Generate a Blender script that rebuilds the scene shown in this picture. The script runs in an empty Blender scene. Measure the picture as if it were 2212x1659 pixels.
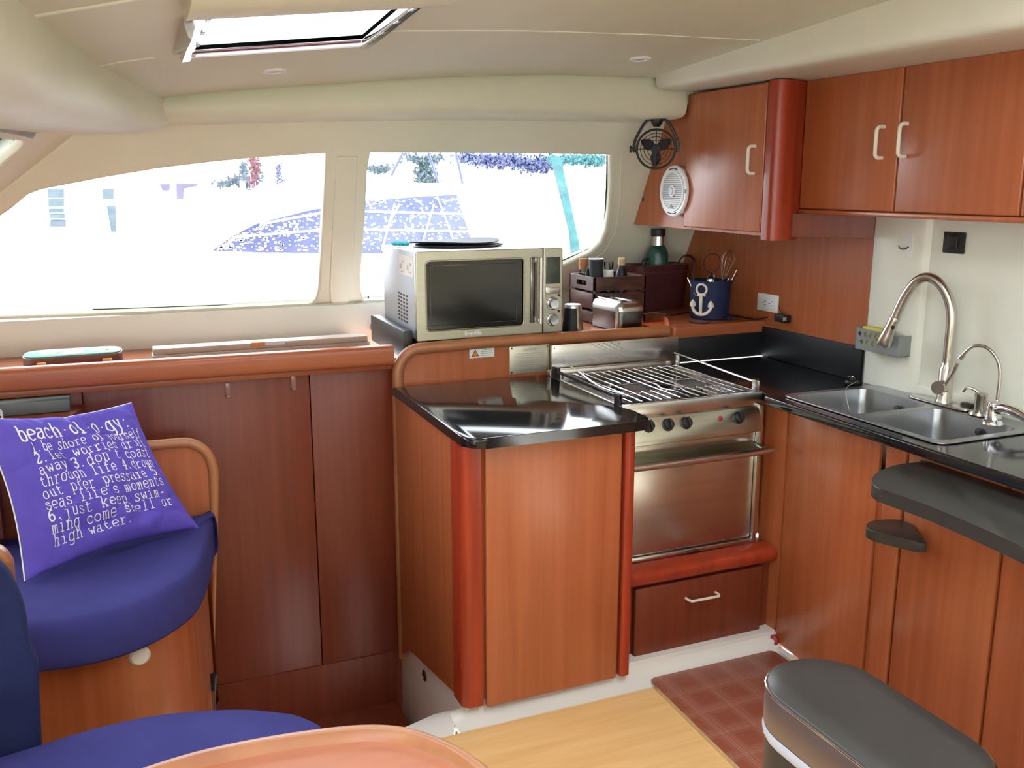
import bpy, bmesh, math, random
from mathutils import Vector, Matrix, noise
random.seed(4)
S = bpy.context.scene
COL = S.collection
V = Vector
# ------------------------------------------------------------------ camera
FPX, CX, CY, HC = 2030.0, 1106.0, 829.5, 1.6
TH = math.atan((CY-395)/FPX); AZ = math.atan(881*math.cos(TH)/FPX)
HD = V((math.sin(AZ), math.cos(AZ), 0))
FW = HD*math.cos(TH)+V((0, 0, -math.sin(TH)))
RT = V((math.cos(AZ), -math.sin(AZ), 0))
UP = RT.cross(FW)
CAM = V((0, 0, HC))
cd = bpy.data.cameras.new('camera'); cam = bpy.data.objects.new('camera', cd); COL.objects.link(cam)
cd.sensor_width = 36; cd.lens = FPX/2212*36; cd.clip_start = 0.05
cam.matrix_world = Matrix.Translation(CAM) @ Matrix((RT, UP, -FW)).transposed().to_4x4()
S.camera = cam
# ------------------------------------------------------------------ world, exposure
S.view_settings.view_transform = 'Standard'; S.view_settings.look = 'None'
S.view_settings.gamma = 1; S.view_settings.use_curve_mapping = False
S.view_settings.exposure = 0.68
W = bpy.data.worlds.new('sky'); S.world = W; W.use_nodes = True
nt = W.node_tree; bg = nt.nodes['Background']
tc = nt.nodes.new('ShaderNodeTexCoord'); sx = nt.nodes.new('ShaderNodeSeparateXYZ'); cr = nt.nodes.new('ShaderNodeValToRGB')
nt.links.new(tc.outputs['Generated'], sx.inputs[0]); nt.links.new(sx.outputs['Z'], cr.inputs[0]); nt.links.new(cr.outputs[0], bg.inputs[0])
cr.color_ramp.elements[0].color = (0.90, 0.93, 0.94, 1); cr.color_ramp.elements[1].color = (0.86, 0.93, 1.0, 1)
cr.color_ramp.elements[1].position = 0.6
bg.inputs[1].default_value = 7.0

# ------------------------------------------------------------------ measuring helpers
def ray(x, y): return FW+RT*((x-CX)/FPX)-UP*((y-CY)/FPX)
def PL(x, y, P0, N):
    d = ray(x, y); return CAM+d*((P0-CAM).dot(N)/d.dot(N))
def AX(x, y, v): return PL(x, y, V((v, 0, 0)), V((1, 0, 0)))
def AY(x, y, v): return PL(x, y, V((0, v, 0)), V((0, 1, 0)))
def AZp(x, y, v): return PL(x, y, V((0, 0, v)), V((0, 0, 1)))

# ------------------------------------------------------------------ materials
MATS = {}
def pmat(name, col, rough=.5, metal=0, var=.06, vs=(6, 6, 6), col2=None, bump=0, bs=200, spec=.5, coat=0, sheen=0):
    if name in MATS: return MATS[name]
    m = bpy.data.materials.new(name); m.use_nodes = True; n = m.node_tree; b = n.nodes['Principled BSDF']
    t = n.nodes.new('ShaderNodeTexCoord'); mp = n.nodes.new('ShaderNodeMapping'); nz = n.nodes.new('ShaderNodeTexNoise')
    mp.inputs['Scale'].default_value = vs
    n.links.new(t.outputs['Object'], mp.inputs[0]); n.links.new(mp.outputs[0], nz.inputs[0])
    nz.inputs['Scale'].default_value = 1; nz.inputs['Detail'].default_value = 4
    r = n.nodes.new('ShaderNodeValToRGB'); n.links.new(nz.outputs[0], r.inputs[0])
    c2 = col2 or tuple(c*(1-var*2) for c in col)
    r.color_ramp.elements[0].position = .3; r.color_ramp.elements[1].position = .7
    r.color_ramp.elements[0].color = (*c2, 1); r.color_ramp.elements[1].color = (*col, 1)
    n.links.new(r.outputs[0], b.inputs['Base Color'])
    b.inputs['Roughness'].default_value = rough; b.inputs['Metallic'].default_value = metal
    b.inputs['Specular IOR Level'].default_value = spec; b.inputs['Coat Weight'].default_value = coat
    b.inputs['Coat Roughness'].default_value = .15; b.inputs['Sheen Weight'].default_value = sheen
    if bump:
        z2 = n.nodes.new('ShaderNodeTexNoise'); z2.inputs['Scale'].default_value = bs; n.links.new(t.outputs['Object'], z2.inputs[0])
        bp = n.nodes.new('ShaderNodeBump'); bp.inputs['Strength'].default_value = bump; bp.inputs['Distance'].default_value = .002
        n.links.new(z2.outputs[0], bp.inputs['Height']); n.links.new(bp.outputs[0], b.inputs['Normal'])
    MATS[name] = m; return m
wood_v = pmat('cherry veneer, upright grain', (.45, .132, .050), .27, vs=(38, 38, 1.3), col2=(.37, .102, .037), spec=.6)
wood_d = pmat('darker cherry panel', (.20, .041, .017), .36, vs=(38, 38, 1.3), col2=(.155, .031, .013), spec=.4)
wood_x = pmat('cherry, grain along x', (.40, .115, .044), .30, vs=(1.6, 40, 40), col2=(.32, .085, .032), spec=.45)
wood_y = pmat('cherry, grain along y', (.36, .105, .042), .32, vs=(40, 1.6, 40), col2=(.28, .075, .028))
wood_post = pmat('red cherry post', (.40, .045, .014), .28, vs=(38, 38, 1.3), col2=(.27, .034, .014))
wood_trim = pmat('orange cherry edge', (.42, .175, .072), .35, vs=(12, 12, 3), col2=(.33, .12, .048))
wood_t = pmat('table veneer', (.46, .165, .085), .3, vs=(3, 30, 30), col2=(.40, .14, .07))
wood_f = pmat('teak laminate', (.92, .60, .27), .38, vs=(2.0, 26, 26), col2=(.80, .48, .19))
wood_k = pmat('dark stained crate wood', (.11, .035, .022), .45, vs=(14, 14, 50), col2=(.03, .011, .008))
cream = pmat('cream vinyl', (.69, .69, .55), .5, var=.02, bump=.15, bs=400)
cream2 = pmat('cream gelcoat', (.75, .75, .64), .35, var=.02)
crm_w = pmat('cream side wall', (.82, .83, .73), .3, var=.02)
white = pmat('white gelcoat', (.80, .78, .72), .35, var=.02)
whp = pmat('white plastic', (.82, .83, .85), .35, var=.01)
ivory = pmat('ivory handle', (.80, .76, .66), .35, var=.01)
black = pmat('black solid surface', (.012, .013, .016), .10, var=.1, spec=.6)
blackd = pmat('black back panel', (.007, .009, .013), .5, var=.1)
blk = pmat('black plastic', (.014, .014, .016), .45, var=.1)
blk2 = pmat('matt black foam', (.03, .032, .038), .75, var=.1)
grey_t = pmat('dark grey leaf top', (.035, .037, .035), .38, var=.08, bump=.2, bs=700)
steel = pmat('brushed steel', (.62, .60, .57), .27, 1, var=.05, vs=(2, 60, 60))
steel_s = pmat('sink steel', (.40, .41, .42), .3, 1, var=.07, vs=(6, 6, 6))
steel_b = pmat('warm brushed steel', (.54, .53, .44), .3, 1, var=.05, vs=(2, 60, 60))
chrome = pmat('chrome', (.80, .80, .82), .12, 1, var=.01)
nickel = pmat('brushed nickel', (.62, .58, .52), .26, 1, var=.03)
dsteel = pmat('dark polished steel', (.22, .20, .20), .2, 1, var=.1)
iron = pmat('burner iron', (.02, .02, .02), .5, .3, var=.1)
glassd = pmat('dark oven glass', (.008, .009, .009), .1, var=.1, spec=.7)
lcd = pmat('lcd panel', (.06, .075, .06), .25, var=.03)
silverp = pmat('silver paint', (.50, .54, .60), .45, .2, var=.02)
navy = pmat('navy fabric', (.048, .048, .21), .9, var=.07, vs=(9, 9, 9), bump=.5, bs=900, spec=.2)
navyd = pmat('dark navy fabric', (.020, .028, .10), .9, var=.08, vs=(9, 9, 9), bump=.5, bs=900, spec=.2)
purple = pmat('violet cushion cloth', (.135, .095, .56), .8, var=.08, vs=(9, 9, 9), bump=.3, bs=700, spec=.25)
ink = pmat('white print', (.85, .85, .9), .7, var=.02)
basket_b = pmat('navy rope', (.007, .016, .07), .7, var=.1)
green = pmat('green enamel', (.02, .085, .065), .3, var=.05)
maroon = pmat('maroon leather', (.075, .014, .018), .45, var=.1, vs=(30, 30, 30))
browncase = pmat('brown case leather', (.16, .05, .035), .5, var=.1, vs=(30, 30, 30))
teal = pmat('teal lid inlay', (.02, .30, .22), .6, vs=(9, 9, 9), col2=(.14, .13, .10))
brass = pmat('brass', (.75, .55, .25), .3, 1, var=.02)
beigec = pmat('beige carton', (.46, .37, .30), .6, var=.05)
tape = pmat('orange tape', (.6, .22, .06), .5)
greyb = pmat('grey green case', (.13, .15, .14), .6, var=.05)
binlid = pmat('charcoal lid', (.085, .082, .078), .36, .5, var=.06)
binband = pmat('taupe steel band', (.30, .27, .28), .35, .8, var=.04)
binbody = pmat('dark bin steel', (.075, .075, .072), .42, .5, var=.05)
bagm = pmat('pale bin bag', (.60, .66, .78), .45, var=.04)
redp = pmat('red rubber', (.35, .012, .02), .4)
cork = pmat('cork', (.55, .26, .12), .8, var=.1, vs=(60, 60, 60))
corkl = pmat('pale cork', (.65, .50, .26), .8, var=.1, vs=(60, 60, 60))
sponge = pmat('yellow sponge', (.7, .6, .12), .9)
tealcl = pmat('teal cloth', (.05, .5, .6), .8)
paper = pmat('grey printed card', (.62, .64, .66), .5)
wht = pmat('label white', (.8, .8, .76), .5, var=.02)
orange = pmat('orange warning ink', (.75, .22, .05), .5)
greyink = pmat('pale grey ink', (.42, .43, .42), .5)
platec = pmat('etched steel plate', (.66, .64, .50), .4, .7, var=.04)
caddyg = pmat('grey caddy plastic', (.25, .27, .27), .5, var=.05)
outnavy = pmat('tinted boat window', (.020, .027, .085), .25, vs=(5, 5, 5), col2=(.034, .044, .11))
outwhite = pmat('white boat hull', (.8, .8, .8), .5, var=.02)
outblue = pmat('blue painted post', (.026, .048, .062), .6, vs=(5, 5, 14), col2=(.055, .075, .085))
outteal = pmat('teal awning strap', (.008, .060, .066), .7, vs=(5, 5, 9), col2=(.03, .12, .12))
outleaf = pmat('leaves', (.03, .058, .058), .7, vs=(5, 5, 5), col2=(.05, .058, .08))
outred = pmat('red bunting', (.08, .015, .025), .7, vs=(20, 20, 20), col2=(.11, .05, .06))
outwater = pmat('pale harbour water', (.6, .62, .62), .5, var=.05)

def gmat(name, col, tr=.9, rough=.02, ior=1.45):
    m = bpy.data.materials.new(name); m.use_nodes = True; n = m.node_tree; n.nodes.clear()
    o = n.nodes.new('ShaderNodeOutputMaterial'); t = n.nodes.new('ShaderNodeBsdfTransparent'); g = n.nodes.new('ShaderNodeBsdfGlossy')
    mx = n.nodes.new('ShaderNodeMixShader'); fr = n.nodes.new('ShaderNodeFresnel'); fr.inputs[0].default_value = ior
    t.inputs[0].default_value = (*col, 1); g.inputs[1].default_value = rough
    n.links.new(fr.outputs[0], mx.inputs[0]); n.links.new(t.outputs[0], mx.inputs[1]); n.links.new(g.outputs[0], mx.inputs[2]); n.links.new(mx.outputs[0], o.inputs[0])
    return m
pane = gmat('window glass', (.96, .97, .98)); jarg = gmat('jar glass', (.85, .88, .9))
skyl = bpy.data.materials.new('frosted acrylic hatch'); skyl.use_nodes = True
_b = skyl.node_tree.nodes['Principled BSDF']; _n = skyl.node_tree; _n.nodes.remove(_b)
_t = _n.nodes.new('ShaderNodeBsdfTranslucent'); _t.inputs[0].default_value = (.85, .87, .9, 1)
_p = _n.nodes.new('ShaderNodeBsdfTransparent'); _p.inputs[0].default_value = (.9, .92, .95, 1); _m = _n.nodes.new('ShaderNodeMixShader'); _m.inputs[0].default_value = .5
_n.links.new(_t.outputs[0], _m.inputs[1]); _n.links.new(_p.outputs[0], _m.inputs[2]); _n.links.new(_m.outputs[0], _n.nodes['Material Output'].inputs[0])

def matmat():
    m = bpy.data.materials.new('plaid floor mat'); m.use_nodes = True; n = m.node_tree; b = n.nodes['Principled BSDF']
    t = n.nodes.new('ShaderNodeTexCoord'); s = n.nodes.new('ShaderNodeSeparateXYZ'); n.links.new(t.outputs['Object'], s.inputs[0])
    def mth(op, a, bb=None):
        q = n.nodes.new('ShaderNodeMath'); q.operation = op
        for i, v in enumerate((a, bb)):
            if v is None: continue
            if isinstance(v, (int, float)): q.inputs[i].default_value = v
            else: n.links.new(v, q.inputs[i])
        return q.outputs[0]
    def lines(c, per, off, w):
        f = mth('FRACT', mth('DIVIDE', mth('SUBTRACT', c, off), per))
        return mth('LESS_THAN', f, w/per)
    tot = None
    for c, per, o in ((s.outputs[0], .115, 1.535), (s.outputs[1], .115, .55)):
        for d, w in ((0, .0022), (.008, .0022), (.02, .0012)):
            l = lines(c, per, o+d, w); tot = l if tot is None else mth('MAXIMUM', tot, l)
    band = mth('MULTIPLY', mth('MAXIMUM', lines(s.outputs[0], .115, 1.52, .05), lines(s.outputs[1], .115, .535, .05)), .35)
    fac = mth('ADD', mth('MULTIPLY', tot, .45), mth('MULTIPLY', band, .3))
    mx = n.nodes.new('ShaderNodeMix'); mx.data_type = 'RGBA'; n.links.new(fac, mx.inputs[0])
    mx.inputs[6].default_value = (.30, .085, .05, 1); mx.inputs[7].default_value = (.55, .33, .25, 1)
    n.links.new(mx.outputs[2], b.inputs['Base Color']); b.inputs['Roughness'].default_value = .38
    return m
plaid = matmat()

# ------------------------------------------------------------------ mesh helpers
def obj(name, bm, m, parent=None, label=None, ang=35, kind=None):
    me = bpy.data.meshes.new(name); bmesh.ops.recalc_face_normals(bm, faces=bm.faces[:]); bm.to_mesh(me); bm.free()
    return fin(name, me, m, parent, label, ang, kind)
def fin(name, me, m, parent=None, label=None, ang=35, kind=None):
    for p in me.polygons: p.use_smooth = True
    me.set_sharp_from_angle(angle=math.radians(ang))
    if m: me.materials.clear(); me.materials.append(m)
    o = bpy.data.objects.new(name, me); COL.objects.link(o)
    if parent:
        o.parent = parent
        q = parent
        tr = Matrix.Identity(4)
        chain = []
        while q: chain.append(q); q = q.parent
        M = Matrix.Identity(4)
        for q in reversed(chain): M = M @ (q.matrix_parent_inverse if q.parent else Matrix.Identity(4)) @ Matrix.Translation(q.location)
        o.matrix_parent_inverse = M.inverted()
    if label: o['label'] = label
    if kind: o['kind'] = kind
    return o
def thing(name, label, cat, loc, group=None):
    o = bpy.data.objects.new(name, None); COL.objects.link(o); o.location = loc; o.empty_display_size = .05
    o['label'] = label; o['category'] = cat
    if group: o['group'] = group
    return o
def tag(o, label, cat, group=None):
    o['label'] = label; o['category'] = cat
    if group: o['group'] = group
    return o
def B(): return bmesh.new()
def box(bm, lo, hi, bev=0, seg=2, M=None):
    r = bmesh.ops.create_cube(bm, size=1); vs = r['verts']
    c = [(a+b)/2 for a, b in zip(lo, hi)]; s = [abs(b-a) for a, b in zip(lo, hi)]
    for v in vs: v.co = V((v.co.x*s[0]+c[0], v.co.y*s[1]+c[1], v.co.z*s[2]+c[2]))
    if M is not None:
        for v in vs: v.co = M @ v.co
    if bev:
        es = list({e for v in vs for e in v.link_edges})
        bmesh.ops.bevel(bm, geom=es, offset=min(bev, min(s)*.49), segments=seg, affect='EDGES', profile=.5)
    return bm
def prism(bm, pts, axis, a, b, bev=0, seg=2, vert_bev=False):
    f = {'z': lambda p, t: V((p[0], p[1], t)), 'y': lambda p, t: V((p[0], t, p[1])), 'x': lambda p, t: V((t, p[0], p[1]))}[axis]
    v0 = [bm.verts.new(f(p, a)) for p in pts]; v1 = [bm.verts.new(f(p, b)) for p in pts]
    n = len(pts); fs = [bm.faces.new(v0), bm.faces.new(v1[::-1])]
    for i in range(n): bm.faces.new((v0[i], v1[i], v1[(i+1) % n], v0[(i+1) % n]))
    if bev:
        es = list({e for g in fs for e in g.edges})
        bmesh.ops.bevel(bm, geom=es, offset=bev, segments=seg, affect='EDGES', profile=.5)
    return bm
def rpoly(pts, rad, n=6):
    out = []; N = len(pts)
    for i, p in enumerate(pts):
        r = rad[i] if isinstance(rad, (list, tuple)) else rad
        p = V(p[:2]); a = V(pts[i-1][:2]); c = V(pts[(i+1) % N][:2])
        if r <= 0: out.append(tuple(p)); continue
        d1 = (a-p).normalized(); d2 = (c-p).normalized(); r = min(r, (a-p).length*.49, (c-p).length*.49)
        for k in range(n+1):
            t = k/n; q = (1-t)**2*(p+d1*r)+2*t*(1-t)*p+t*t*(p+d2*r); out.append(tuple(q))
    return out
def tube(bm, pts, r, n=10, closed=False, caps=True, flat=None):
    pts = [V(p) for p in pts]; N = len(pts); rs = r if isinstance(r, (list, tuple)) else [r]*N
    tans = []
    for i in range(N):
        if closed: t = pts[(i+1) % N]-pts[i-1]
        else: t = pts[min(i+1, N-1)]-pts[max(i-1, 0)]
        tans.append(t.normalized())
    u = tans[0].orthogonal().normalized()
    if abs(tans[0].z) < .9: u = tans[0].cross(V((0, 0, 1))).normalized()
    rings = []
    for i in range(N):
        u = (u-tans[i]*u.dot(tans[i])).normalized(); w = tans[i].cross(u)
        ring = []
        for k in range(n):
            a = 2*math.pi*k/n; fy = flat or 1
            ring.append(bm.verts.new(pts[i]+u*math.cos(a)*rs[i]+w*math.sin(a)*rs[i]*fy))
        rings.append(ring)
    for i in range(N if closed else N-1):
        A = rings[i]; C = rings[(i+1) % N]
        for k in range(n): bm.faces.new((A[k], A[(k+1) % n], C[(k+1) % n], C[k]))
    if caps and not closed: bm.faces.new(rings[0][::-1]); bm.faces.new(rings[-1])
    return bm
def lathe(bm, prof, c=(0, 0, 0), n=28, M=None, ell=1):
    rings = []; c = V(c)
    for (r, z) in prof:
        ring = []
        for k in range(n):
            a = 2*math.pi*k/n; p = V((r*math.cos(a), r*math.sin(a)*ell, z)); p = (M @ p if M else p)+c
            ring.append(bm.verts.new(p))
        rings.append(ring)
    for A, C in zip(rings, rings[1:]):
        for k in range(n): bm.faces.new((A[k], A[(k+1) % n], C[(k+1) % n], C[k]))
    if prof[0][0] > 1e-5: bm.faces.new(rings[0][::-1])
    if prof[-1][0] > 1e-5: bm.faces.new(rings[-1])
    bmesh.ops.remove_doubles(bm, verts=bm.verts[:], dist=1e-6)
    return bm
def axm(n, up=(0, 0, 1)):
    n = V(n).normalized(); u = V(up); x = u.cross(n)
    if x.length < 1e-4: x = n.orthogonal()
    x.normalize(); y = n.cross(x); return Matrix((x, y, n)).transposed()
def smooth(pts, n=6, closed=False):
    pts = [V(p) for p in pts]; out = []; N = len(pts)
    for i in range(N if closed else N-1):
        p0 = pts[i-1] if (i > 0 or closed) else pts[0]; p1 = pts[i]; p2 = pts[(i+1) % N]; p3 = pts[(i+2) % N] if (closed or i+2 < N) else pts[-1]
        for k in range(n):
            t = k/n; out.append(.5*((2*p1)+(-p0+p2)*t+(2*p0-5*p1+4*p2-p3)*t*t+(-p0+3*p1-3*p2+p3)*t**3))
    if not closed: out.append(pts[-1])
    return out
def curve_mesh(loops, ext, bev=0, res=2):
    c = bpy.data.curves.new('c', 'CURVE'); c.dimensions = '2D'; c.fill_mode = 'BOTH'; c.extrude = ext; c.bevel_depth = bev; c.bevel_resolution = res
    if bev: c.offset = -bev
    for lp in loops:
        s = c.splines.new('POLY'); s.points.add(len(lp)-1); s.use_cyclic_u = True
        for q, p in zip(s.points, lp): q.co = (p[0], p[1], 0, 1)
    o = bpy.data.objects.new('c', c); COL.objects.link(o); bpy.context.view_layer.update()
    me = bpy.data.meshes.new_from_object(o.evaluated_get(bpy.context.evaluated_depsgraph_get()))
    bpy.data.objects.remove(o); bpy.data.curves.remove(c); return me
def plate(loops3, P0, e1, e2, th, bev=0):
    """solid plate in plane P0+e1*a+e2*b, front face on the plane, thickness th to the back (-normal)"""
    e1 = V(e1).normalized(); n = e1.cross(V(e2)).normalized(); e2 = n.cross(e1)
    lps = [[((V(p)-V(P0)).dot(e1), (V(p)-V(P0)).dot(e2)) for p in l] for l in loops3]
    me = curve_mesh(lps, th/2-bev, bev)
    M = Matrix((e1, e2, n)).transposed().to_4x4(); M.translation = V(P0)-n*th/2
    me.transform(M); return me
def text_mesh(s, size, P, ex, ey, ext=.0003, align='CENTER', off=0):
    c = bpy.data.curves.new('t', 'FONT'); c.body = s; c.size = size; c.extrude = ext; c.align_x = align; c.align_y = 'CENTER'; c.offset = off
    o = bpy.data.objects.new('t', c); COL.objects.link(o); bpy.context.view_layer.update()
    me = bpy.data.meshes.new_from_object(o.evaluated_get(bpy.context.evaluated_depsgraph_get()))
    bpy.data.objects.remove(o); bpy.data.curves.remove(c)
    ex = V(ex).normalized(); ey = V(ey).normalized(); n = ex.cross(ey)
    M = Matrix((ex, ey, n)).transposed().to_4x4(); M.translation = V(P); me.transform(M); return me
def loft(bm, rows, close=False):
    R = [[bm.verts.new(p) for p in r] for r in rows]
    for A, C in zip(R, R[1:]):
        n = len(A)
        for k in range(n if close else n-1): bm.faces.new((A[k], A[(k+1) % n], C[(k+1) % n], C[k]))
    return R
def handle(name, a, b, out, r, m, parent, rnd=.012, label=None):
    """bow handle from a to b standing off by vector out"""
    a = V(a); b = V(b); out = V(out); d = (b-a).normalized()
    pts = [a, a+out*.6, a+out*.9+d*rnd*.35, a+out+d*rnd, b+out-d*rnd, b+out*.9-d*rnd*.35, b+out*.6, b]
    return obj(name, tube(B(), smooth(pts, 3), r, 10), m, parent, label)

# ------------------------------------------------------------------ THE SHELL
XZ = [(-1.9, 1.62), (-.5, 1.765), (.0, 1.828), (.18, 1.858), (.39, 1.886), (.69, 1.917), (1.0, 1.947), (1.17, 1.960), (1.53, 1.982), (1.95, 1.988), (2.6, 1.99)]
def cz(x, y):
    for (a, za), (b, zb) in zip(XZ, XZ[1:]):
        if x <= b: return za+(zb-za)*(x-a)/(b-a)+.066*(3.2-y)
    return XZ[-1][1]+.066*(3.2-y)
def ceil_hit(px, py):
    d = ray(px, py); lo, hi = .3, 12.0
    for _ in range(60):
        t = (lo+hi)/2; p = CAM+d*t
        if p.z < cz(p.x, p.y): lo = t
        else: hi = t
    return p
HX0, HX1, HY0, HY1 = .215, .64, 1.90, 2.49          # roof hatch opening
bm = B()
xs = sorted(set([-1.9, -1.2, -.5, 0, .18, HX0, .39, HX1, .8, 1.0, 1.17, 1.35, 1.53, 1.75, 1.95, 2.6])); ys = [-1.6, 0, 1.0, 1.6, HY0, HY1, 2.8, 3.25]
gv = {(x, y): bm.verts.new((x, y, cz(x, y))) for x in xs for y in ys}
gt = {(x, y): bm.verts.new((x, y, cz(x, y)+.04)) for x in xs for y in ys}
for i in range(len(xs)-1):
    for j in range(len(ys)-1):
        x0, x1, y0, y1 = xs[i], xs[i+1], ys[j], ys[j+1]
        if x0 >= HX0-1e-6 and x1 <= HX1+1e-6 and y0 >= HY0-1e-6 and y1 <= HY1+1e-6: continue
        if x0 >= .999 and x1 <= 1.531 and y0 >= -.001 and y1 <= 1.601: continue  # opening of the unseen right hatch, added to brighten floor and right wall
        if x0 >= -.501 and x1 <= .001 and y0 >= -.001 and y1 <= 1.601: continue  # opening of the unseen left hatch, added for overhead light
        bm.faces.new((gv[x0, y0], gv[x0, y1], gv[x1, y1], gv[x1, y0])); bm.faces.new((gt[x0, y0], gt[x1, y0], gt[x1, y1], gt[x0, y1]))
be = [e for e in bm.edges if e.is_boundary]
for (x, y), a in gv.items():
    for (x2, y2), b in list(gv.items()):
        pass
def side(p, q):
    try: bm.faces.new((gv[p], gv[q], gt[q], gt[p]))
    except ValueError: pass
for i in range(len(xs)-1):
    side((xs[i], ys[0]), (xs[i+1], ys[0])); side((xs[i], ys[-1]), (xs[i+1], ys[-1]))
    if xs[i] >= HX0-1e-6 and xs[i+1] <= HX1+1e-6: side((xs[i], HY0), (xs[i+1], HY0)); side((xs[i], HY1), (xs[i+1], HY1))
for j in range(len(ys)-1):
    side((xs[0], ys[j]), (xs[0], ys[j+1])); side((xs[-1], ys[j]), (xs[-1], ys[j+1]))
side((HX0, HY0), (HX0, HY1)); side((HX1, HY0), (HX1, HY1))
side((-.5, 0), (0, 0)); side((-.5, 1.6), (0, 1.6))
for xx_ in (-.5, 0, 1.0, 1.53): side((xx_, 0), (xx_, 1.0)); side((xx_, 1.0), (xx_, 1.6))
for a_, b_ in ((1.0, 1.17), (1.17, 1.35), (1.35, 1.53)): side((a_, 0), (b_, 0)); side((a_, 1.6), (b_, 1.6))
obj('ceiling', bm, cream, ang=20, kind='structure')
# seams of the headliner
def seam(name, pxs, r=.0022, m=cream2):
    pts = [ceil_hit(*p)+V((0, 0, -.001)) for p in pxs]
    return obj(name, tube(B(), smooth(pts, 4), r, 8), m, kind='structure')
seam('trim_1', [(214, 141), (270, 131), (333, 123)]); seam('trim_2', [(848, 66), (1150, 66), (1430, 75), (1640, 86)]); seam('trim_3', [(62, 34), (200, 12), (330, -10)], .004)

# window wall (leans inward towards the top)
WP0 = V((0, 3.62, 1.42)); WE2 = V((0, -.555, 1)).normalized(); WN = V((1, 0, 0)).cross(WE2)      # WN points to -y (into the cabin)
def WW(px, py): return PL(px, py, WP0, WN)
w1 = [(0, 469), (24, 453), (61, 422), (90, 411), (220, 386), (340, 366), (464, 351), (560, 342), (651, 336), (704, 333), (703, 360), (699, 440), (694, 540), (688, 625), (682, 648), (668, 660), (640, 664), (420, 671), (200, 679), (0, 686)]
wl = WW(0, 469); 
ln1 = (WW(0, 469)-WW(24, 453)).normalized()
w1p = [WW(*p) for p in w1]; 
zb = w1p[-1].z; k = (wl.z-zb-.03)/max(1e-6, -ln1.z)
w1p.append(V((w1p[0]+ln1*k*.98)) + V((0, 0, -.02))); w1p.append(w1p[0]+ln1*k*.9)
w2 = [(801, 331), (1000, 332), (1200, 334), (1318, 336), (1318, 400), (1314, 460), (1308, 500), (1297, 525), (1276, 546), (1219, 572), (1150, 610), (1080, 660), (806, 662), (790, 657), (782, 640), (779, 609), (789, 470), (794, 370)]
w2p = [WW(*p) for p in w2]
jl = WW(150, 297); jr = WW(0, 415); jd = (jr-jl).normalized()       # corner with the raked front wall
zlow = 1.118
top = jl-jd*.35; bot = jl+jd*((jl.z-zlow)/(-jd.z))
def WZ(x, z): return V((x, 3.62-.555*(z-1.42), z))
outer = [WZ(2.62, 1.93), WZ(top.x, 1.93), top, bot, WZ(2.62, zlow)]
outer = [WZ(2.62, 1.93), top, bot, WZ(2.62, zlow)]
me = plate([outer, w1p, w2p], WP0, (1, 0, 0), WE2, .05, .009)
fin('wall_window', me, cream, kind='structure')
yl = WZ(0, zlow).y
# vertical board below the windows
bm = B(); box(bm, (bot.x-.4, yl-.012, .88), (2.46, yl+.05, zlow-.003), .003)
obj('wall_under_windows', bm, cream2, kind='structure')
# glass + black seal
def inset(ps, d, c=None):
    c = sum(ps, V())/len(ps); return [p+(c-p).normalized()*d for p in ps]
for nm, ps, seal in (('window_1', w1p, [(704, 338), (701, 380), (692, 560), (686, 634), (676, 648), (652, 655), (500, 659), (260, 667), (200, 668.5)]), ('window_2', w2p, [(1311, 336), (1309, 420), (1305, 480), (1296, 513), (1271, 538), (1217, 562), (1150, 600), (1060, 651), (900, 651), (806, 648), (796, 640)])):
    me = plate([[p-WN*.03 for p in inset(ps, -.01)]], WP0-WN*.036, (1, 0, 0), WE2, .006)
    g = fin(nm, me, pane, kind='structure')
    pts = [PL(a, b, WP0-WN*.03, WN) for a, b in seal]
    obj('window_seal', tube(B(), smooth(pts, 4), .0028, 8), blk, g)
# mullion inset panel
mp = [WW(*p) for p in [(728, 337), (772, 337), (768, 450), (760, 620), (754, 650), (742, 658), (722, 658), (714, 650), (712, 620), (720, 450)]]
fin('trim_4', plate([mp], WP0+WN*.004, (1, 0, 0), WE2, .012, .003), cream, kind='structure')
# blind sill lip line right of window 2
obj('trim_5', tube(B(), [WW(1342, 336)+WN*.001, WW(1340, 430)+WN*.001, WW(1330, 500)+WN*.001, WW(1305, 545)+WN*.001, WW(1250, 580)+WN*.001], .0016, 6), cream2, kind='structure')

# raked front wall with windscreen panes (seen at far left)
E1 = jd; E2 = V((-.42, -1, 0)).normalized(); FN = E1.cross(E2).normalized()
if FN.x < 0: FN = -FN
def FP(u, v): return jl+E1*u+E2*v
ou = [FP(-.12, -.02), FP(-.12, 5.3), FP(1.15, 5.3), FP(1.15, -.02)]
hol = []
for a, b in ((.19, 1.3), (1.42, 2.6), (2.72, 3.9)):
    hol.append([jl+E1*q[0]+E2*q[1] for q in rpoly([(.04, a), (.04, b), (1.02, b), (1.02, a)], .07)])
e2o = FN.cross(E1)
fin('wall_front', plate([ou]+hol, jl, E1, e2o if E1.cross(e2o).dot(FN) > 0 else -e2o, .05, .008), cream, kind='structure')
for i, h in enumerate(hol):
    fin('window_%d' % (3+i), plate([h], jl-FN*.03, E1, e2o, .006), pane, kind='structure')
bx = bot.x
bm = B(); prism(bm, [(bx-.02, yl+.05), (bx-.02-.42*4.9, yl-4.9), (bx-.1-.42*4.9, yl-4.9), (bx-.1, yl+.05)], 'z', -.2, 1.15)
obj('wall_front_lower', bm, cream2, kind='structure')

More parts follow.
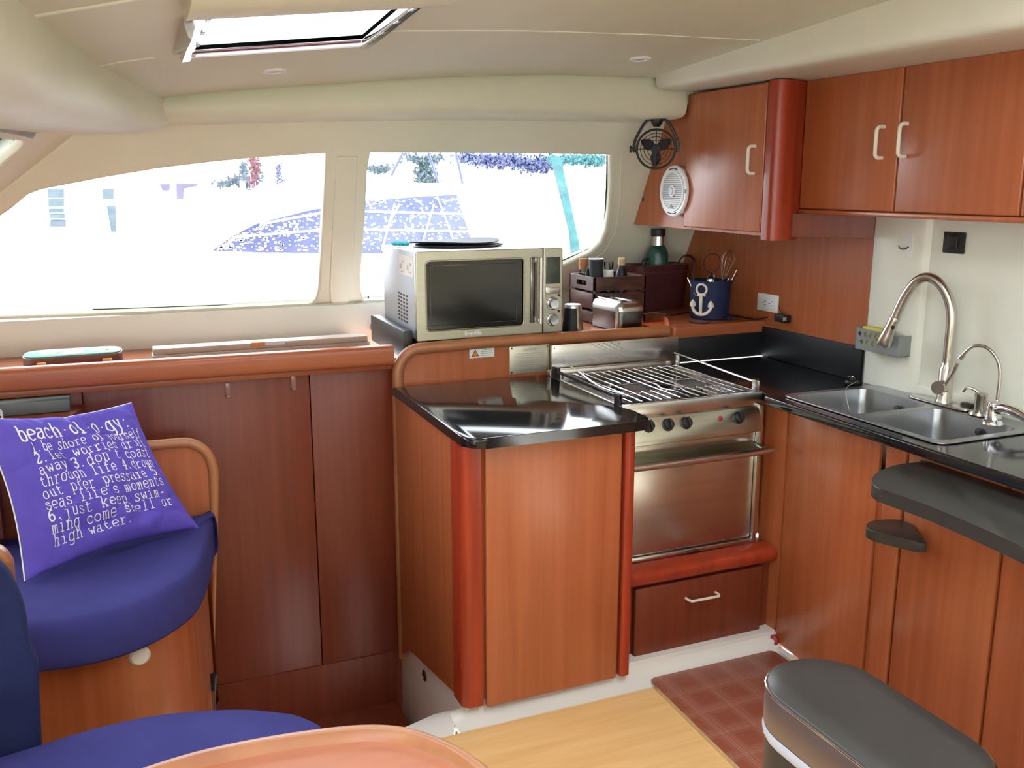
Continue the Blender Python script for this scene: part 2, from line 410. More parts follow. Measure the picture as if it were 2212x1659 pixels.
# window header beam
hp = [(340, 231), (380, 262), (700, 253), (1000, 250), (1250, 253), (1480, 258)]
hdx = [(.17, 1.858, 1.785), (.39, 1.886, 1.797), (.69, 1.917, 1.812), (1.0, 1.947, 1.823), (1.17, 1.960, 1.829), (1.53, 1.982, 1.836), (1.95, 1.988, 1.839), (2.06, 1.97, 1.840), (2.085, 1.95, 1.847)]
rows = []
for x, zt, zb_ in hdx:
    zt += .006
    prof = [(3.30, zt+.03), (3.215, zt), (3.203, zt-.02), (3.19, (zt+zb_)/2), (3.193, zb_+.03), (3.203, zb_+.012), (3.222, zb_+.002), (3.27, zb_), (3.40, zb_-.004), (3.46, zb_+.0), (3.55, zb_+.05)]
    rows.append([V((x, y, z)) for y, z in prof])
bm = B(); R = loft(bm, rows); bm.faces.new(R[-1]); bm.faces.new(R[0][::-1])
obj('trim_6', bm, cream, ang=50, kind='structure')

bm = B(); box(bm, (2.07, 3.215, 1.90), (2.46, 3.60, 2.06)); obj('trim_16', bm, cream, kind='structure')
# right-hand soffit above the cupboards
rows = []
for y in (3.19, 3.17, 3.0, 2.6, 2.2, 1.6, .8, -1.6):
    dx = .012 if y > 3.18 else 0; zz = .006 if y > 3.18 else 0
    zt = cz(1.93, y)+.01
    rows.append([V((1.925+dx, y, zt)), V((1.928+dx, y, 1.99)), V((1.930+dx, y, 1.965)), V((1.936+dx, y, 1.950+zz)), V((1.952+dx, y, 1.943+zz)), V((2.02, y, 1.942+zz)), V((2.5, y, 1.942+zz)), V((2.5, y, zt))])
bm = B(); R = loft(bm, rows); bm.faces.new(R[0]); bm.faces.new(R[-1][::-1])
obj('trim_7', bm, cream2, ang=50, kind='structure')

# left-hand soffit along the windscreen
up_px = [(380, 222), (345, 210), (210, 141), (130, 78), (60, 20)]
U = [ceil_hit(*p) for p in up_px]; U[0] = V((.215, 3.235, 1.872))
d = (U[-1]-U[-3]); U += [U[-1]+d*1.2, U[-1]+d*3, U[-1]+d*5.5]
lo_px = [(385, 292), (378, 290), (215, 262), (110, 225), (10, 190)]
rows = []
for i, u in enumerate(U):
    u = u.copy(); t = (U[min(i+1, len(U)-1)]-U[max(i-1, 0)]); t.z = 0; t.normalize(); nrm = V((t.y, -t.x, 0))
    if nrm.x < 0: nrm = -nrm
    if i == 0: nrm = V((.6, -.8, 0))
    h = [.11, .118, .145, .155, .165, .17, .18, .18][i]
    z = u.z+.006
    rows.append([V((u.x, u.y, z+.02)), V((u.x, u.y, z))+nrm*.0, V((u.x, u.y, z-h*.35))+nrm*.012, V((u.x, u.y, z-h*.68))+nrm*.008, V((u.x, u.y, z-h*.85))-nrm*.01, V((u.x, u.y, z-h*.96))-nrm*.045, V((u.x, u.y, z-h))-nrm*.10, V((u.x, u.y, z-h-.002))-nrm*.30, V((u.x, u.y, z+.02))-nrm*.34])
bm = B(); R = loft(bm, rows); bm.faces.new(R[0]); bm.faces.new(R[-1][::-1])
obj('trim_8', bm, cream, ang=60, kind='structure')

# right wall: cherry back panel, cream moulding
bm = B(); prism(bm, [(2.535, 1.028), (2.535, 1.60), (3.55, 1.60), (3.62, 1.42), (3.83, 1.04), (3.83, 1.028)], 'x', 2.44, 2.50)
obj('wall_right_wood_panel', bm, wood_v, kind='structure')
bm = B(); box(bm, (2.452, -1.6, -.2), (2.56, 3.95, 2.1)); obj('wall_right', bm, crm_w, kind='structure')
bm = B()
rows = []
pr = [(2.535, 2.455), (2.533, 2.436), (2.525, 2.432), (2.33, 2.430), (2.315, 2.433), (2.303, 2.442), (2.297, 2.455), (2.29, 2.462)]
rows = [[V((x, y, z)) for y, x in pr] for z in (.905, 1.6)]
loft(bm, rows); obj('trim_9', bm, crm_w, kind='structure')
bm = B(); box(bm, (2.436, .6, .90), (2.47, 2.30, .945), .006); obj('trim_10', bm, crm_w, kind='structure')
# floor, stairwell, back wall (behind the camera)
bm = B(); box(bm, (.17, -1.6, -.04), (2.1, 2.375, 0)); box(bm, (-2.9, -1.6, -.04), (.17, 3.16, 0))
obj('floor', bm, wood_f, kind='structure')
bm = B(); box(bm, (-1.9, -1.68, -.2), (-1.3, -1.6, 2.3)); box(bm, (-1.3, -1.68, -.2), (1.9, -1.6, 1.28)); box(bm, (-1.3, -1.68, 1.68), (1.9, -1.6, 2.35)); box(bm, (1.9, -1.68, -.2), (2.56, -1.6, 2.3)); box(bm, (-2.9, -1.68, -.2), (-1.9, -1.6, 1.1))
obj('wall_back', bm, cream, kind='structure')
bm = B(); box(bm, (-1.3, -1.65, 1.28), (1.9, -1.642, 1.68)); obj('window_6', bm, pane, kind='structure')
# bulkhead behind the stairwell
bm = B(); box(bm, (-.115, 3.16, -.9), (.588, 3.20, .99), .001); box(bm, (.592, 3.16, -.9), (.93, 3.20, .99), .001)
box(bm, (-.12, 3.19, -.9), (.95, 3.21, .975)); obj('wall_bulkhead', bm, wood_d, kind='structure')
bm = B(); box(bm, (-1.0, 3.16, -.9), (-.119, 3.20, .965), .001); obj('wall_bulkhead_left', bm, wood_d, kind='structure')
bm = B(); box(bm, (.165, 2.3, -.9), (.93, 3.16, -.82)); obj('floor_stairwell', bm, wood_d, kind='structure')
bm = B(); box(bm, (.150, 2.26, -.9), (.165, 3.16, -.305)); box(bm, (.165, 2.26, -.9), (.885, 2.30, -.041)); box(bm, (.150, 2.26, -.31), (.165, 2.90, -.041)); box(bm, (.150, 2.935, -.31), (.165, 3.16, -.041)); obj('wall_stairwell', bm, wood_d, kind='structure')
bm = B(); prism(bm, [(2.84, -.82), (2.84, -.33), (3.155, -.33), (3.155, -.12), (3.159, -.12), (3.159, -.82)], 'x', .17, .865); obj('stair_step', bm, wood_d, kind='structure')

# white plinth and cove at the floor
bm = B(); box(bm, (.885, 2.44, -.82), (2.04, 3.15, .066), .003); obj('trim_11', bm, white, kind='structure')
cov0 = [(2.376, -.01), (2.376, .003), (2.385, .0035), (2.40, .004), (2.42, .004), (2.436, .0045), (2.45, .005), (2.475, .006), (2.475, -.01)]
cov = [(2.376, -.01), (2.376, .003), (2.39, .006), (2.408, .012), (2.425, .022), (2.436, .036), (2.441, .055), (2.46, .056), (2.46, -.01)]
bm = B(); R = loft(bm, [[V((x, y, z)) for y, z in cov] for x in (.95, 1.5, 2.048)]); R0 = [bm.verts.new(V((.84, y, z))) for y, z in cov0]
for k in range(len(cov)-1): bm.faces.new((R0[k], R0[k+1], R[0][k+1], R[0][k]))
R = [R0]+R; bm.faces.new(R[0]); bm.faces.new(R[-1][::-1])
obj('trim_12', bm, white, ang=60, kind='structure')
c1 = AZp(896, 1563, 0); 
bm = B(); prism(bm, [(.82, 2.376), (.86, 2.47), (.885, 2.50), (.80, 2.50), (c1.x-.05, 2.46), (c1.x-.25, 2.42), (c1.x-.25, 2.376)], 'z', -.04, .003, .002); obj('trim_13', bm, white, kind='structure')
bm = B(); prism(bm, [(2.044, .8), (2.044, 2.44), (2.018, 2.40), (2.018, .8)], 'z', -.01, .016, .004); obj('trim_14', bm, white, kind='structure')
# grommet in the plinth side
g = AX(918, 1459, .884); 
bm = B(); lathe(bm, [(.019, 0), (.02, .004), (.014, .006), (.012, .002), (0, .0015)], g, M=axm((-1, 0, 0)))
tag(obj('plinth_grommet', bm, dsteel), 'small round steel grommet in the white plinth side left of the cabinet', 'grommet')
g = AZp(1668, 1390, .03); g = V((2.036, g.y+.02, .032))
bm = B(); lathe(bm, [(.019, 0), (.020, .014), (.014, .018), (.009, .016), (.008, .004), (0, .004)], g, M=axm((-.85, -.5, 0)))
tag(obj('drain_plug', bm, redp), 'red rubber ring plug low in the corner beside the drawer', 'plug')

# ------------------------------------------------------------------ LEDGE AND GALLEY SHELF
t = thing('window_ledge', 'long cherry ledge with rounded front rail under the left window', 'ledge', (0, 3.1, .98))
bm = B(); box(bm, (-1.2, 3.13, .965), (.872, yl-.012, .985), .002); obj('shelf_board', bm, wood_x, t)
rows = []
for x, zt, z0 in ((-1.2, 1.066, .985), (-.33, 1.063, .99), (.87, 1.054, .983)):
    rows.append([V((x, y, z)) for y, z in rpoly([(3.085, z0), (3.085, zt), (3.13, zt), (3.13, z0)], [.02, .022, .014, .006], 5)])
bm = B(); R = loft(bm, rows, True); bm.faces.new(R[0]); bm.faces.new(R[-1][::-1]); obj('front_rail', bm, wood_x, t, ang=50)

t = thing('galley_back_panel', 'cherry back panel with rounded trim framing the worktop and stove', 'panel', (.88, 3.12, 0))
pts = rpoly([(.885, -.13), (.885, 1.035), (2.0, 1.035), (2.0, -.13)], [.0, .09, 0, 0], 8)
bm = B(); prism(bm, pts, 'y', 3.125, 3.15); obj('panel_board', bm, wood_v, t)
tp = [V((.885, 3.118, -.13)), V((.886, 3.118, .4)), V((.889, 3.118, .92))]+[V((.889+.082*(1-math.cos(a)), 3.118, .94+.092*math.sin(a))) for a in (math.radians(k) for k in range(0, 91, 10))]+[V((1.2, 3.118, 1.036)), V((1.6, 3.118, 1.036)), V((1.985, 3.118, 1.034))]
bm = B(); tube(bm, tp, .0205, 14); obj('edge_trim', bm, wood_trim, t, ang=60)

bm = B(); box(bm, (.966, 3.15, 1.005), (1.996, 3.80, 1.03), .002); box(bm, (1.996, 3.36, 1.005), (2.12, 3.80, 1.03), .002); tag(obj('galley_shelf', bm, wood_x), 'cherry shelf behind the rail carrying microwave and toaster', 'shelf')
bm = B(); prism(bm, rpoly([(2.0, 3.098), (2.438, 3.098), (2.438, 3.79), (2.125, 3.79), (2.125, 3.5), (2.125, 3.34), (2.0, 3.13)], [.02, 0, 0, 0, .05, .05, .02], 5), 'z', 1.004, 1.05, .009, 3)
tag(obj('corner_shelf', bm, wood_x), 'raised cherry corner shelf holding the utensil basket', 'shelf')

# ------------------------------------------------------------------ ISLAND CABINET
t = thing('island_cabinet', 'cherry cabinet with red corner post under the glossy worktop', 'cabinet', (1.14, 2.7, 0))
bm = B(); prism(bm, [(2.455, .062), (2.455, .874), (3.095, .874), (3.095, -.10), (3.0, -.04)], 'x', .872, .90); obj('side_panel', bm, wood_v, t)
bm = B(); box(bm, (.90, 2.44, .062), (1.43, 3.09, .874)); obj('carcass', bm, wood_v, t)
bm = B(); prism(bm, rpoly([(.866, 2.50), (.866, 2.412), (.932, 2.412), (.932, 2.44), (.90, 2.50)], [0, .045, .006, 0, 0], 8), 'z', .05, .874); obj('corner_post', bm, wood_post, t, 'red rounded corner post')
bm = B(); box(bm, (.932, 2.424, .062), (1.40, 2.44, .874)); obj('face_frame', bm, wood_v, t)
bm = B(); box(bm, (.939, 2.405, .043), (1.386, 2.424, .863), .006, 3); dr = obj('door', bm, wood_v, t)
bm = B(); prism(bm, rpoly([(1.396, 2.45), (1.396, 2.40), (1.434, 2.40), (1.434, 2.45)], [0, .014, .022, 0], 6), 'z', .048, .874); obj('side_post', bm, wood_post, t, 'red rounded end post')
me = None
cp = rpoly([(.862, 3.096), (.862, 2.345), (1.395, 2.345), (1.455, 2.355), (1.462, 2.48), (1.449, 2.515), (1.449, 3.096)], [.0, .065, .02, .035, .03, .02, 0], 8)
bm = B(); prism(bm, cp, 'z', .876, .906, .008, 3); tag(obj('island_worktop', bm, black, ang=50), 'glossy black worktop on the cherry cabinet left of the stove', 'worktop')

# label plates
bm = B(); box(bm, (1.315, 3.120, .911), (1.475, 3.1245, 1.014), .001)
t = thing('caution_plate', 'etched steel caution plate screwed beside the stove splashback', 'sign', (1.395, 3.12, .91)); obj('plate', bm, platec, t)
fin('lettering', text_mesh('CAUTION', .012, (1.395, 3.1195, .999), (1, 0, 0), (0, 0, 1)), greyink, t)
bm = B()
for i in range(8): 
    z = .984-i*.008; w = [.055, .06, .058, .06, .05, .06, .057, .03][i]
    box(bm, (1.395-w, 3.1192, z), (1.395+w, 3.1199, z+.0018))
obj('small_print', bm, greyink, t)
for x in (1.323, 1.467):
    for z in (.918, 1.007): bm = B(); lathe(bm, [(.0035, 0), (.003, .0015), (0, .002)], (x, 3.120, z), 10, M=axm((0, -1, 0))); obj('screw', bm, dsteel, t)
t = thing('warning_sticker', 'small white sticker with orange warning triangle above the worktop', 'sticker', (1.207, 3.12, .982))
bm = B(); box(bm, (1.159, 3.1225, .982), (1.256, 3.1245, 1.020), .0005); obj('card', bm, wht, t)
bm = B(); prism(bm, [(1.166, .988), (1.196, .988), (1.181, 1.013)], 'y', 3.1215, 3.1225); obj('triangle_outline', bm, blk, t)
bm = B(); prism(bm, [(1.1695, .990), (1.1925, .990), (1.181, 1.009)], 'y', 3.1208, 3.1215); obj('warning_triangle', bm, orange, t)
bm = B()
for i in range(4): box(bm, (1.203 if i else 1.215, 3.1216, 1.009-i*.0068), (1.248 if i < 3 else 1.238, 3.1225, 1.0115-i*.0068))
obj('small_print', bm, greyink, t)

# ------------------------------------------------------------------ STOVE
t = thing('gas_stove', 'stainless steel marine gas stove with wire pot rack between the cabinets', 'stove', (1.72, 2.8, .37))
bm = B(); box(bm, (1.460, 2.545, .372), (1.978, 3.09, .86), .003); obj('oven_body', bm, steel, t)
bm = B(); box(bm, (1.975, 2.515, .372), (1.992, 2.56, .868), .003); obj('side_frame', bm, steel, t)
bm = B()
# hob tray: rim around a dark sunk tray
for lo, hi in (((1.452, 2.525, .862), (1.992, 2.54, .910)), ((1.452, 3.06, .862), (1.992, 3.09, .925)), ((1.452, 2.54, .862), (1.466, 3.06, .906)), ((1.978, 2.54, .862), (1.992, 3.06, .906)), ((1.466, 2.54, .862), (1.978, 3.06, .872))):
    box(bm, lo, hi, .002)
hob = obj('hob_tray', bm, steel, t)
bm = B(); box(bm, (1.475, 2.55, .872), (1.972, 3.055, .876), .001); obj('spill_tray', bm, dsteel, hob)
for (bx_, by_, br) in ((1.60, 2.70, .045), (1.84, 2.72, .038), (1.62, 2.93, .038), (1.84, 2.95, .045)):
    bm = B(); lathe(bm, [(br*1.5, 0), (br*1.45, .004), (br*1.05, .006), (br, .014), (br*.9, .018), (br*.2, .020), (0, .020)], (bx_, by_, .876)); obj('burner', bm, iron, hob)
bm = B()
x0 = 1.492
gz = .915
n = 14
for i in range(n):
    x = x0+i*(1.962-x0)/(n-1)
    m_ = 3.02
    if i in (3, 4, 9, 10): segs = [[(x, 2.535), (x, 2.66)], [(x, 2.80), (x, m_)]]
    elif i in (6, 7): segs = [[(x, 2.535), (x, 2.62), (x+(.02 if i == 7 else -.02), 2.68), (x, 2.74), (x, m_)]]
    else: segs = [[(x, 2.535), (x, m_)]]
    for s in segs: tube(bm, [V((a, b, gz)) for a, b in s], .0026, 8)
tube(bm, [V((1.48, 3.02, gz-.003)), V((1.972, 3.02, gz-.003))], .0035, 8); tube(bm, [V((1.48, 2.80, gz-.004)), V((1.972, 2.80, gz-.004))], .0025, 8)
tube(bm, [V((1.48, 2.66, gz-.004)), V((1.972, 2.66, gz-.004))], .0025, 8)
for x in (1.482, 1.97):
    for y in (2.56, 3.02): tube(bm, [V((x, y, .872)), V((x, y, gz))], .003, 8)
obj('wire_grate', bm, chrome, t)
# pot fiddles
bm = B(); tube(bm, [V((1.458, 2.55, .93)), V((1.458, 3.04, .93))], .006, 8); box(bm, (1.452, 2.55, .90), (1.464, 2.585, .940), .004); box(bm, (1.452, 3.0, .90), (1.464, 3.05, .945), .004)
obj('pot_fiddle', bm, blk, t)
bm = B(); tube(bm, smooth([V((1.50, 3.03, .957)), V((1.49, 2.90, .945)), V((1.475, 2.72, .93)), V((1.50, 2.60, .925))], 5), .004, 8); obj('fiddle_rod', bm, chrome, t)
bm = B(); tube(bm, [V((1.987, 2.57, .938)), V((1.987, 3.06, .955))], .0065, 8, flat=.6); box(bm, (1.982, 2.54, .905), (1.992, 2.572, .945), .003); box(bm, (1.982, 3.03, .90), (1.992, 3.05, .95), .003)
obj('pot_fiddle', bm, steel, t)
# control panel, sloping
bm = B(); prism(bm, [(2.545, .862), (2.52, .862), (2.49, .800), (2.49, .782), (2.545, .782)], 'x', 1.458, 1.975, .0015); cpn = obj('control_panel', bm, steel_b, t)
nn = V((0, -.062, .030)).normalized(); nn = V((0, -.9, .435)).normalized()
def cpt(px, py): return PL(px, py, V((0, 2.505, .831)), nn)
for px, py in ((1400, 921), (1442, 918), (1481, 914), (1594, 903)):
    p = cpt(px, py)
    bm = B(); lathe(bm, [(.021, -.002), (.021, .003), (.0175, .005), (.0165, .017), (.014, .019), (0, .019)], p, 24, M=axm(nn)); kn = obj('control_knob', bm, blk, t)
    bm = B(); M = Matrix.Translation(p+nn*.018) @ axm(nn).to_4x4(); box(bm, (-.003, -.017, 0), (.003, .017, .009), .0015, M=M); obj('knob_grip', bm, blk, kn)
p = cpt(1556, 904); bm = B(); lathe(bm, [(.008, 0), (.008, .003), (.005, .005), (.0035, .008), (0, .008)], p, 16, M=axm(nn)); obj('igniter_button', bm, redp, t, 'small red round button')
# oven door
bm = B(); box(bm, (1.462, 2.528, .392), (1.974, 2.546, .774), .004); od = obj('oven_door', bm, steel, t)
bm = B(); box(bm, (1.468, 2.524, .742), (1.966, 2.530, .770), .002)
prism(bm, [(2.528, .742), (2.50, .728), (2.484, .722), (2.484, .716), (2.528, .722)], 'x', 1.468, 1.966, .002); obj('handle_ledge', bm, steel_b, od)
bm = B(); tube(bm, smooth([V((1.466, 2.53, .726)), V((1.466, 2.47, .722)), V((1.478, 2.458, .722)), V((1.96, 2.458, .722)), V((1.972, 2.47, .722)), V((1.972, 2.53, .726))], 4), .0125, 12); obj('oven_handle', bm, steel, od, 'round steel bar handle')
bm = B(); box(bm, (1.456, 2.520, .372), (1.990, 2.547, .388), .003); obj('bottom_trim', bm, steel, t)
bm = B(); box(bm, (1.70, 2.512, .376), (1.76, 2.521, .384), .002); obj('oven_latch', bm, dsteel, t)
# splashback
bm = B(); box(bm, (1.476, 3.098, .90), (2.024, 3.114, 1.012), .001); t2 = tag(obj('steel_splashback', bm, steel), 'scratched stainless splashback plate behind the stove', 'splashback')
for a, b in (((1.64, 1.006), (1.70, .978)), ((1.66, 1.008), (1.725, .975)), ((1.69, 1.008), (1.745, .98)), ((1.72, 1.008), (1.79, .972))):
    bm = B(); tube(bm, [V((a[0], 3.0976, a[1])), V((b[0], 3.0976, b[1]))], .0008, 6); obj('scratch', bm, chrome, t2)
for x, z in ((1.485, 1.0), (2.015, 1.0), (1.76, 1.0)): bm = B(); lathe(bm, [(.003, 0), (0, .002)], (x, 3.098, z), 8, M=axm((0, -1, 0))); obj('screw', bm, dsteel, t2)
# drawer unit under the stove
t = thing('stove_drawer_unit', 'low cherry drawer unit beneath the oven', 'drawer unit', (1.74, 2.7, .06))
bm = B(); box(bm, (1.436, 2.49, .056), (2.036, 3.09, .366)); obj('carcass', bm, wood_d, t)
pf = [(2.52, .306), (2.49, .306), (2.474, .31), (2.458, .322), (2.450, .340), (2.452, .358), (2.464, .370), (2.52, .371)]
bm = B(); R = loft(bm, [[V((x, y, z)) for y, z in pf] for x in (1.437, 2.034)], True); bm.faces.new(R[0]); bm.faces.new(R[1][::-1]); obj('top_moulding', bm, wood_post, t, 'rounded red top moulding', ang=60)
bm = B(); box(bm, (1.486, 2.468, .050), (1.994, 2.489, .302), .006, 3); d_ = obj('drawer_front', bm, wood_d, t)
handle('drawer_handle', (1.680, 2.468, .240), (1.798, 2.468, .240), (0, -.03, 0), .0045, ivory, d_, .014, 'ivory bow handle')

# ------------------------------------------------------------------ SINK CABINET + COUNTER
t = thing('sink_cabinet', 'long cherry base cabinet under the black sink counter', 'cabinet', (2.24, 1.7, .03))
bm = B(); box(bm, (2.052, .6, .012), (2.44, 2.56, .74)); box(bm, (2.052, .6, .74), (2.44, 1.78, .874)); box(bm, (2.040, 2.475, .38), (2.44, 3.09, .874)); box(bm, (2.037, 2.445, .02), (2.06, 2.56, .874)); box(bm, (2.0, 2.56, .38), (2.03, 3.09, .874)); obj('carcass', bm, wood_v, t)
bm = B(); box(bm, (2.040, 2.03, .025), (2.053, 2.44, .852), .004); obj('door', bm, wood_v, t)
bm = B(); box(bm, (2.036, 1.93, .012), (2.053, 2.005, .874), .006, 3); obj('upright_post', bm, wood_v, t)
bm = B(); box(bm, (2.040, 1.60, .012), (2.053, 1.922, .874), .003); obj('front_panel', bm, wood_v, t)
bm = B(); box(bm, (2.043, .6, .012), (2.053, 1.592, .874), .003); obj('front_panel', bm, wood_v, t)

outl = rpoly([(1.968, .6), (1.968, 2.49), (1.997, 2.51), (1.997, 2.60), (1.997, 3.095), (2.438, 3.095), (2.438, .6)], [0, .02, .01, .02, 0, 0, 0], 4)
hole = rpoly([(2.035, 1.815), (2.365, 1.815), (2.365, 2.445), (2.035, 2.445)], .05, 5)
me = plate([[V((a, b, .9)) for a, b in outl], [V((a, b, .9)) for a, b in hole]], (0, 0, .905), (1, 0, 0), (0, 1, 0), .030, .006)
tag(fin('sink_worktop', me, black, ang=50), 'long black L-shaped worktop around the double sink', 'worktop')
bm = B(); box(bm, (2.026, 3.102, .906), (2.432, 3.122, 1.003), .001); tag(obj('corner_backsplash', bm, blackd), 'matt black backsplash under the corner shelf', 'backsplash')
bm = B(); box(bm, (2.424, 2.540, .906), (2.438, 3.100, 1.028), .002); tag(obj('side_backsplash', bm, blackd), 'black side backsplash below the cherry wall beside the sink', 'backsplash')

# double sink
t = thing('double_sink', 'two-bowl stainless steel sink let into the black counter', 'sink', (2.22, 2.13, .9))
rim = rpoly([(2.018, 1.798), (2.432, 1.798), (2.432, 2.462), (2.018, 2.462)], .04, 6)
b1 = rpoly([(2.042, 2.148), (2.352, 2.148), (2.352, 2.435), (2.042, 2.435)], .05, 7)
b2 = rpoly([(2.042, 1.825), (2.352, 1.825), (2.352, 2.118), (2.042, 2.118)], .05, 7)
me = plate([[V((a, b, .9)) for a, b in l] for l in (rim, b1, b2)], (0, 0, .911), (1, 0, 0), (0, 1, 0), .005, .002)
fin('sink_rim', me, steel_s, t, 'bright thin steel rim')
for bl, cc in ((b1, (2.197, 2.292)), (b2, (2.197, 1.972))):
    bm = B(); rows = []
    for z, s in ((.910, 1.0), (.90, .99), (.80, .93), (.770, .88), (.762, .80), (.758, .10)):
        rows.append([V((cc[0]+(a-cc[0])*s, cc[1]+(b-cc[1])*s, z)) for a, b in bl])
    R = loft(bm, rows, True); bm.faces.new(R[-1])
    bmesh.ops.recalc_face_normals(bm, faces=bm.faces[:])
    bw = obj('sink_bowl', bm, steel_s, t, ang=50)
    bm = B(); lathe(bm, [(.040, 0), (.038, .003), (.030, .001), (0, .0)], (cc[0], cc[1], .7585), 20); obj('drain_strainer', bm, chrome, bw)
    bm = B(); lathe(bm, [(.011, 0), (.010, .003), (.004, .004), (0, .003)], (2.338, cc[1]-.02, .875), 14, M=axm((-1, 0, .15))); obj('overflow_ring', bm, dsteel, bw)

# tall faucet
fb = V((2.395, 2.138, .9135)); 
t = thing('pull_down_faucet', 'tall arched brushed nickel pull-down faucet behind the sink', 'faucet', fb)
bm = B(); prism(bm, rpoly([(2.37, 2.03), (2.425, 2.03), (2.425, 2.27), (2.37, 2.27)], .024, 5), 'z', .9135, .9195, .002); obj('deck_plate', bm, nickel, t)
bm = B(); lathe(bm, [(.027, .006), (.026, .012), (.0225, .018), (.0225, .115), (.018, .122), (.016, .135)], (fb.x, fb.y, .9135)); obj('faucet_body', bm, nickel, t)
P = lambda a, b: AX(a, b, fb.x)
arc = [V((fb.x, fb.y, 1.03))]+[V((fb.x-dx, fb.y+dy*.84, z)) for dx, dy, z in ((0, .0, 1.12), (0, .002, 1.19), (.004, .018, 1.245), (.010, .055, 1.288), (.018, .105, 1.308), (.026, .150, 1.293), (.034, .185, 1.250), (.040, .207, 1.205), (.044, .220, 1.170))]
bm = B(); tube(bm, smooth(arc, 6), .0155, 16); obj('spout', bm, nickel, t, ang=60)
a, b = arc[-1], arc[-1]+V((-.008, .034, -.094))
bm = B(); d_ = (b-a)
tube(bm, [a, a+d_*.04, a+d_*.3, a+d_*.65, a+d_*.97, b], [.0155, .017, .0175, .021, .027, .026], 18); sh = obj('spray_head', bm, nickel, t, ang=60)
bm = B(); q = a+d_*.35+V((-.010, -.016, .0)); lathe(bm, [(.007, 0), (.006, .004), (0, .005)], q, 12, M=axm((-.4, -.9, -.1))); obj('spray_button', bm, blk, sh)
bm = B(); q = V((fb.x, fb.y, .972)); tube(bm, [q+V((-.015, -.004, 0)), q+V((-.045, -.012, 0))], .0215, 18); hub = obj('lever_hub', bm, nickel, t)
bm = B(); tube(bm, [q+V((-.030, -.02, .006)), q+V((-.025, -.045, .05)), q+V((-.022, -.055, .085))], [.006, .0065, .008], 10); obj('lever', bm, nickel, hub)

# slim water tap + chrome valve base
fb2 = V((2.395, 1.945, .9135))
t = thing('filter_water_tap', 'slim gooseneck drinking water tap at the right edge', 'tap', fb2)
bm = B(); lathe(bm, [(.020, 0), (.018, .006), (.011, .012), (.0095, .05), (.007, .055)], fb2, 20); obj('tap_base', bm, nickel, t)
arc = [fb2+V((0, 0, .05)), fb2+V((0, 0, .13)), fb2+V((-.004, .012, .175)), fb2+V((-.010, .045, .205)), fb2+V((-.016, .085, .205)), fb2+V((-.020, .108, .186)), fb2+V((-.022, .118, .172))]
bm = B(); tube(bm, smooth(arc, 6), .0052, 12); obj('tap_spout', bm, nickel, t, ang=60)
bm = B(); tube(bm, [arc[-1], arc[-1]+V((-.002, .008, -.012))], .0075, 12); obj('tap_nozzle', bm, nickel, t)
fb3 = V((2.330, 1.900, .9135))
t = thing('chrome_mixer_valve', 'shiny chrome mixer with bent lever at the right picture edge', 'faucet', fb3)
bm = B(); lathe(bm, [(.030, 0), (.028, .006), (.022, .012), (.021, .05), (.017, .062), (.006, .068), (0, .068)], fb3, 24); obj('mixer_body', bm, chrome, t)
bm = B(); tube(bm, smooth([fb3+V((0, -.01, .045)), fb3+V((-.01, -.05, .055)), fb3+V((-.015, -.10, .05)), fb3+V((-.02, -.16, .03))], 5), [.017]*5+[.015]*5+[.013]*6, 14); obj('mixer_spout', bm, chrome, t, ang=60)
fb4 = V((2.388, 1.996, .9135))
t = thing('soap_dispenser', 'short brushed nickel soap pump between the two taps', 'soap dispenser', fb4)
bm = B(); lathe(bm, [(.030, 0), (.026, .007), (.0175, .010), (.0165, .050), (.018, .054), (.018, .064), (.010, .067), (0, .067)], fb4, 24); obj('pump_body', bm, nickel, t)
bm = B(); tube(bm, smooth([fb4+V((0, 0, .060)), fb4+V((-.01, .02, .074)), fb4+V((-.02, .038, .076)), fb4+V((-.025, .046, .062))], 5), .0045, 10); obj('pump_nozzle', bm, nickel, t)
# odds and ends round the sink
q = AZp(2085, 872, .918); bm = B(); box(bm, (2.405, 2.045, .9135), (2.428, 2.085, .93), .004); tag(obj('black_clip', bm, blk), 'small black clip on the sink rim behind the faucet', 'clip')
q = V((2.375, 2.52, .906))
t = thing('sink_plug_on_chain', 'black sink plug with a thin chain hanging into the far bowl', 'sink plug', q)
bm = B(); lathe(bm, [(.024, 0), (.026, .006), (.022, .012), (.006, .014), (.005, .022), (0, .023)], q, 20); obj('plug', bm, blk, t)
bm = B(); tube(bm, smooth([q+V((-.02, .006, .024)), q+V((0, 0, .026)), q+V((-.03, -.05, .02)), V((2.27, 2.435, .915)), V((2.262, 2.41, .86)), V((2.235, 2.33, .775))], 6), .0013, 6); obj('chain', bm, nickel, t)

# hook, switch, caddy
hq = AX(1966, 530, 2.430)
t = thing('adhesive_hook', 'white oval adhesive hook with small wire on the cream column', 'hook', hq)
pl_ = [(hq.y+.015*math.cos(a), hq.z+.042*math.sin(a)) for a in (2*math.pi*k/24 for k in range(24))]
bm = B(); prism(bm, pl_, 'x', 2.424, 2.4315, .002); obj('hook_base', bm, whp, t)
bm = B(); tube(bm, smooth([V((2.424, hq.y, hq.z-.005)), V((2.412, hq.y+.006, hq.z-.012)), V((2.404, hq.y+.016, hq.z-.010)), V((2.402, hq.y+.022, hq.z-.001))], 5), .0022, 8); obj('hook_arm', bm, dsteel, t)
a = AX(2042, 502, 2.45); b = AX(2083, 549, 2.45)
t = thing('black_socket_cover', 'black square socket cover on the cream wall under the cupboards', 'switch', (2.45, (a.y+b.y)/2, b.z))
bm = B(); box(bm, (2.443, b.y, b.z), (2.4525, a.y, a.z+.003), .003); obj('cover_plate', bm, blk, t)
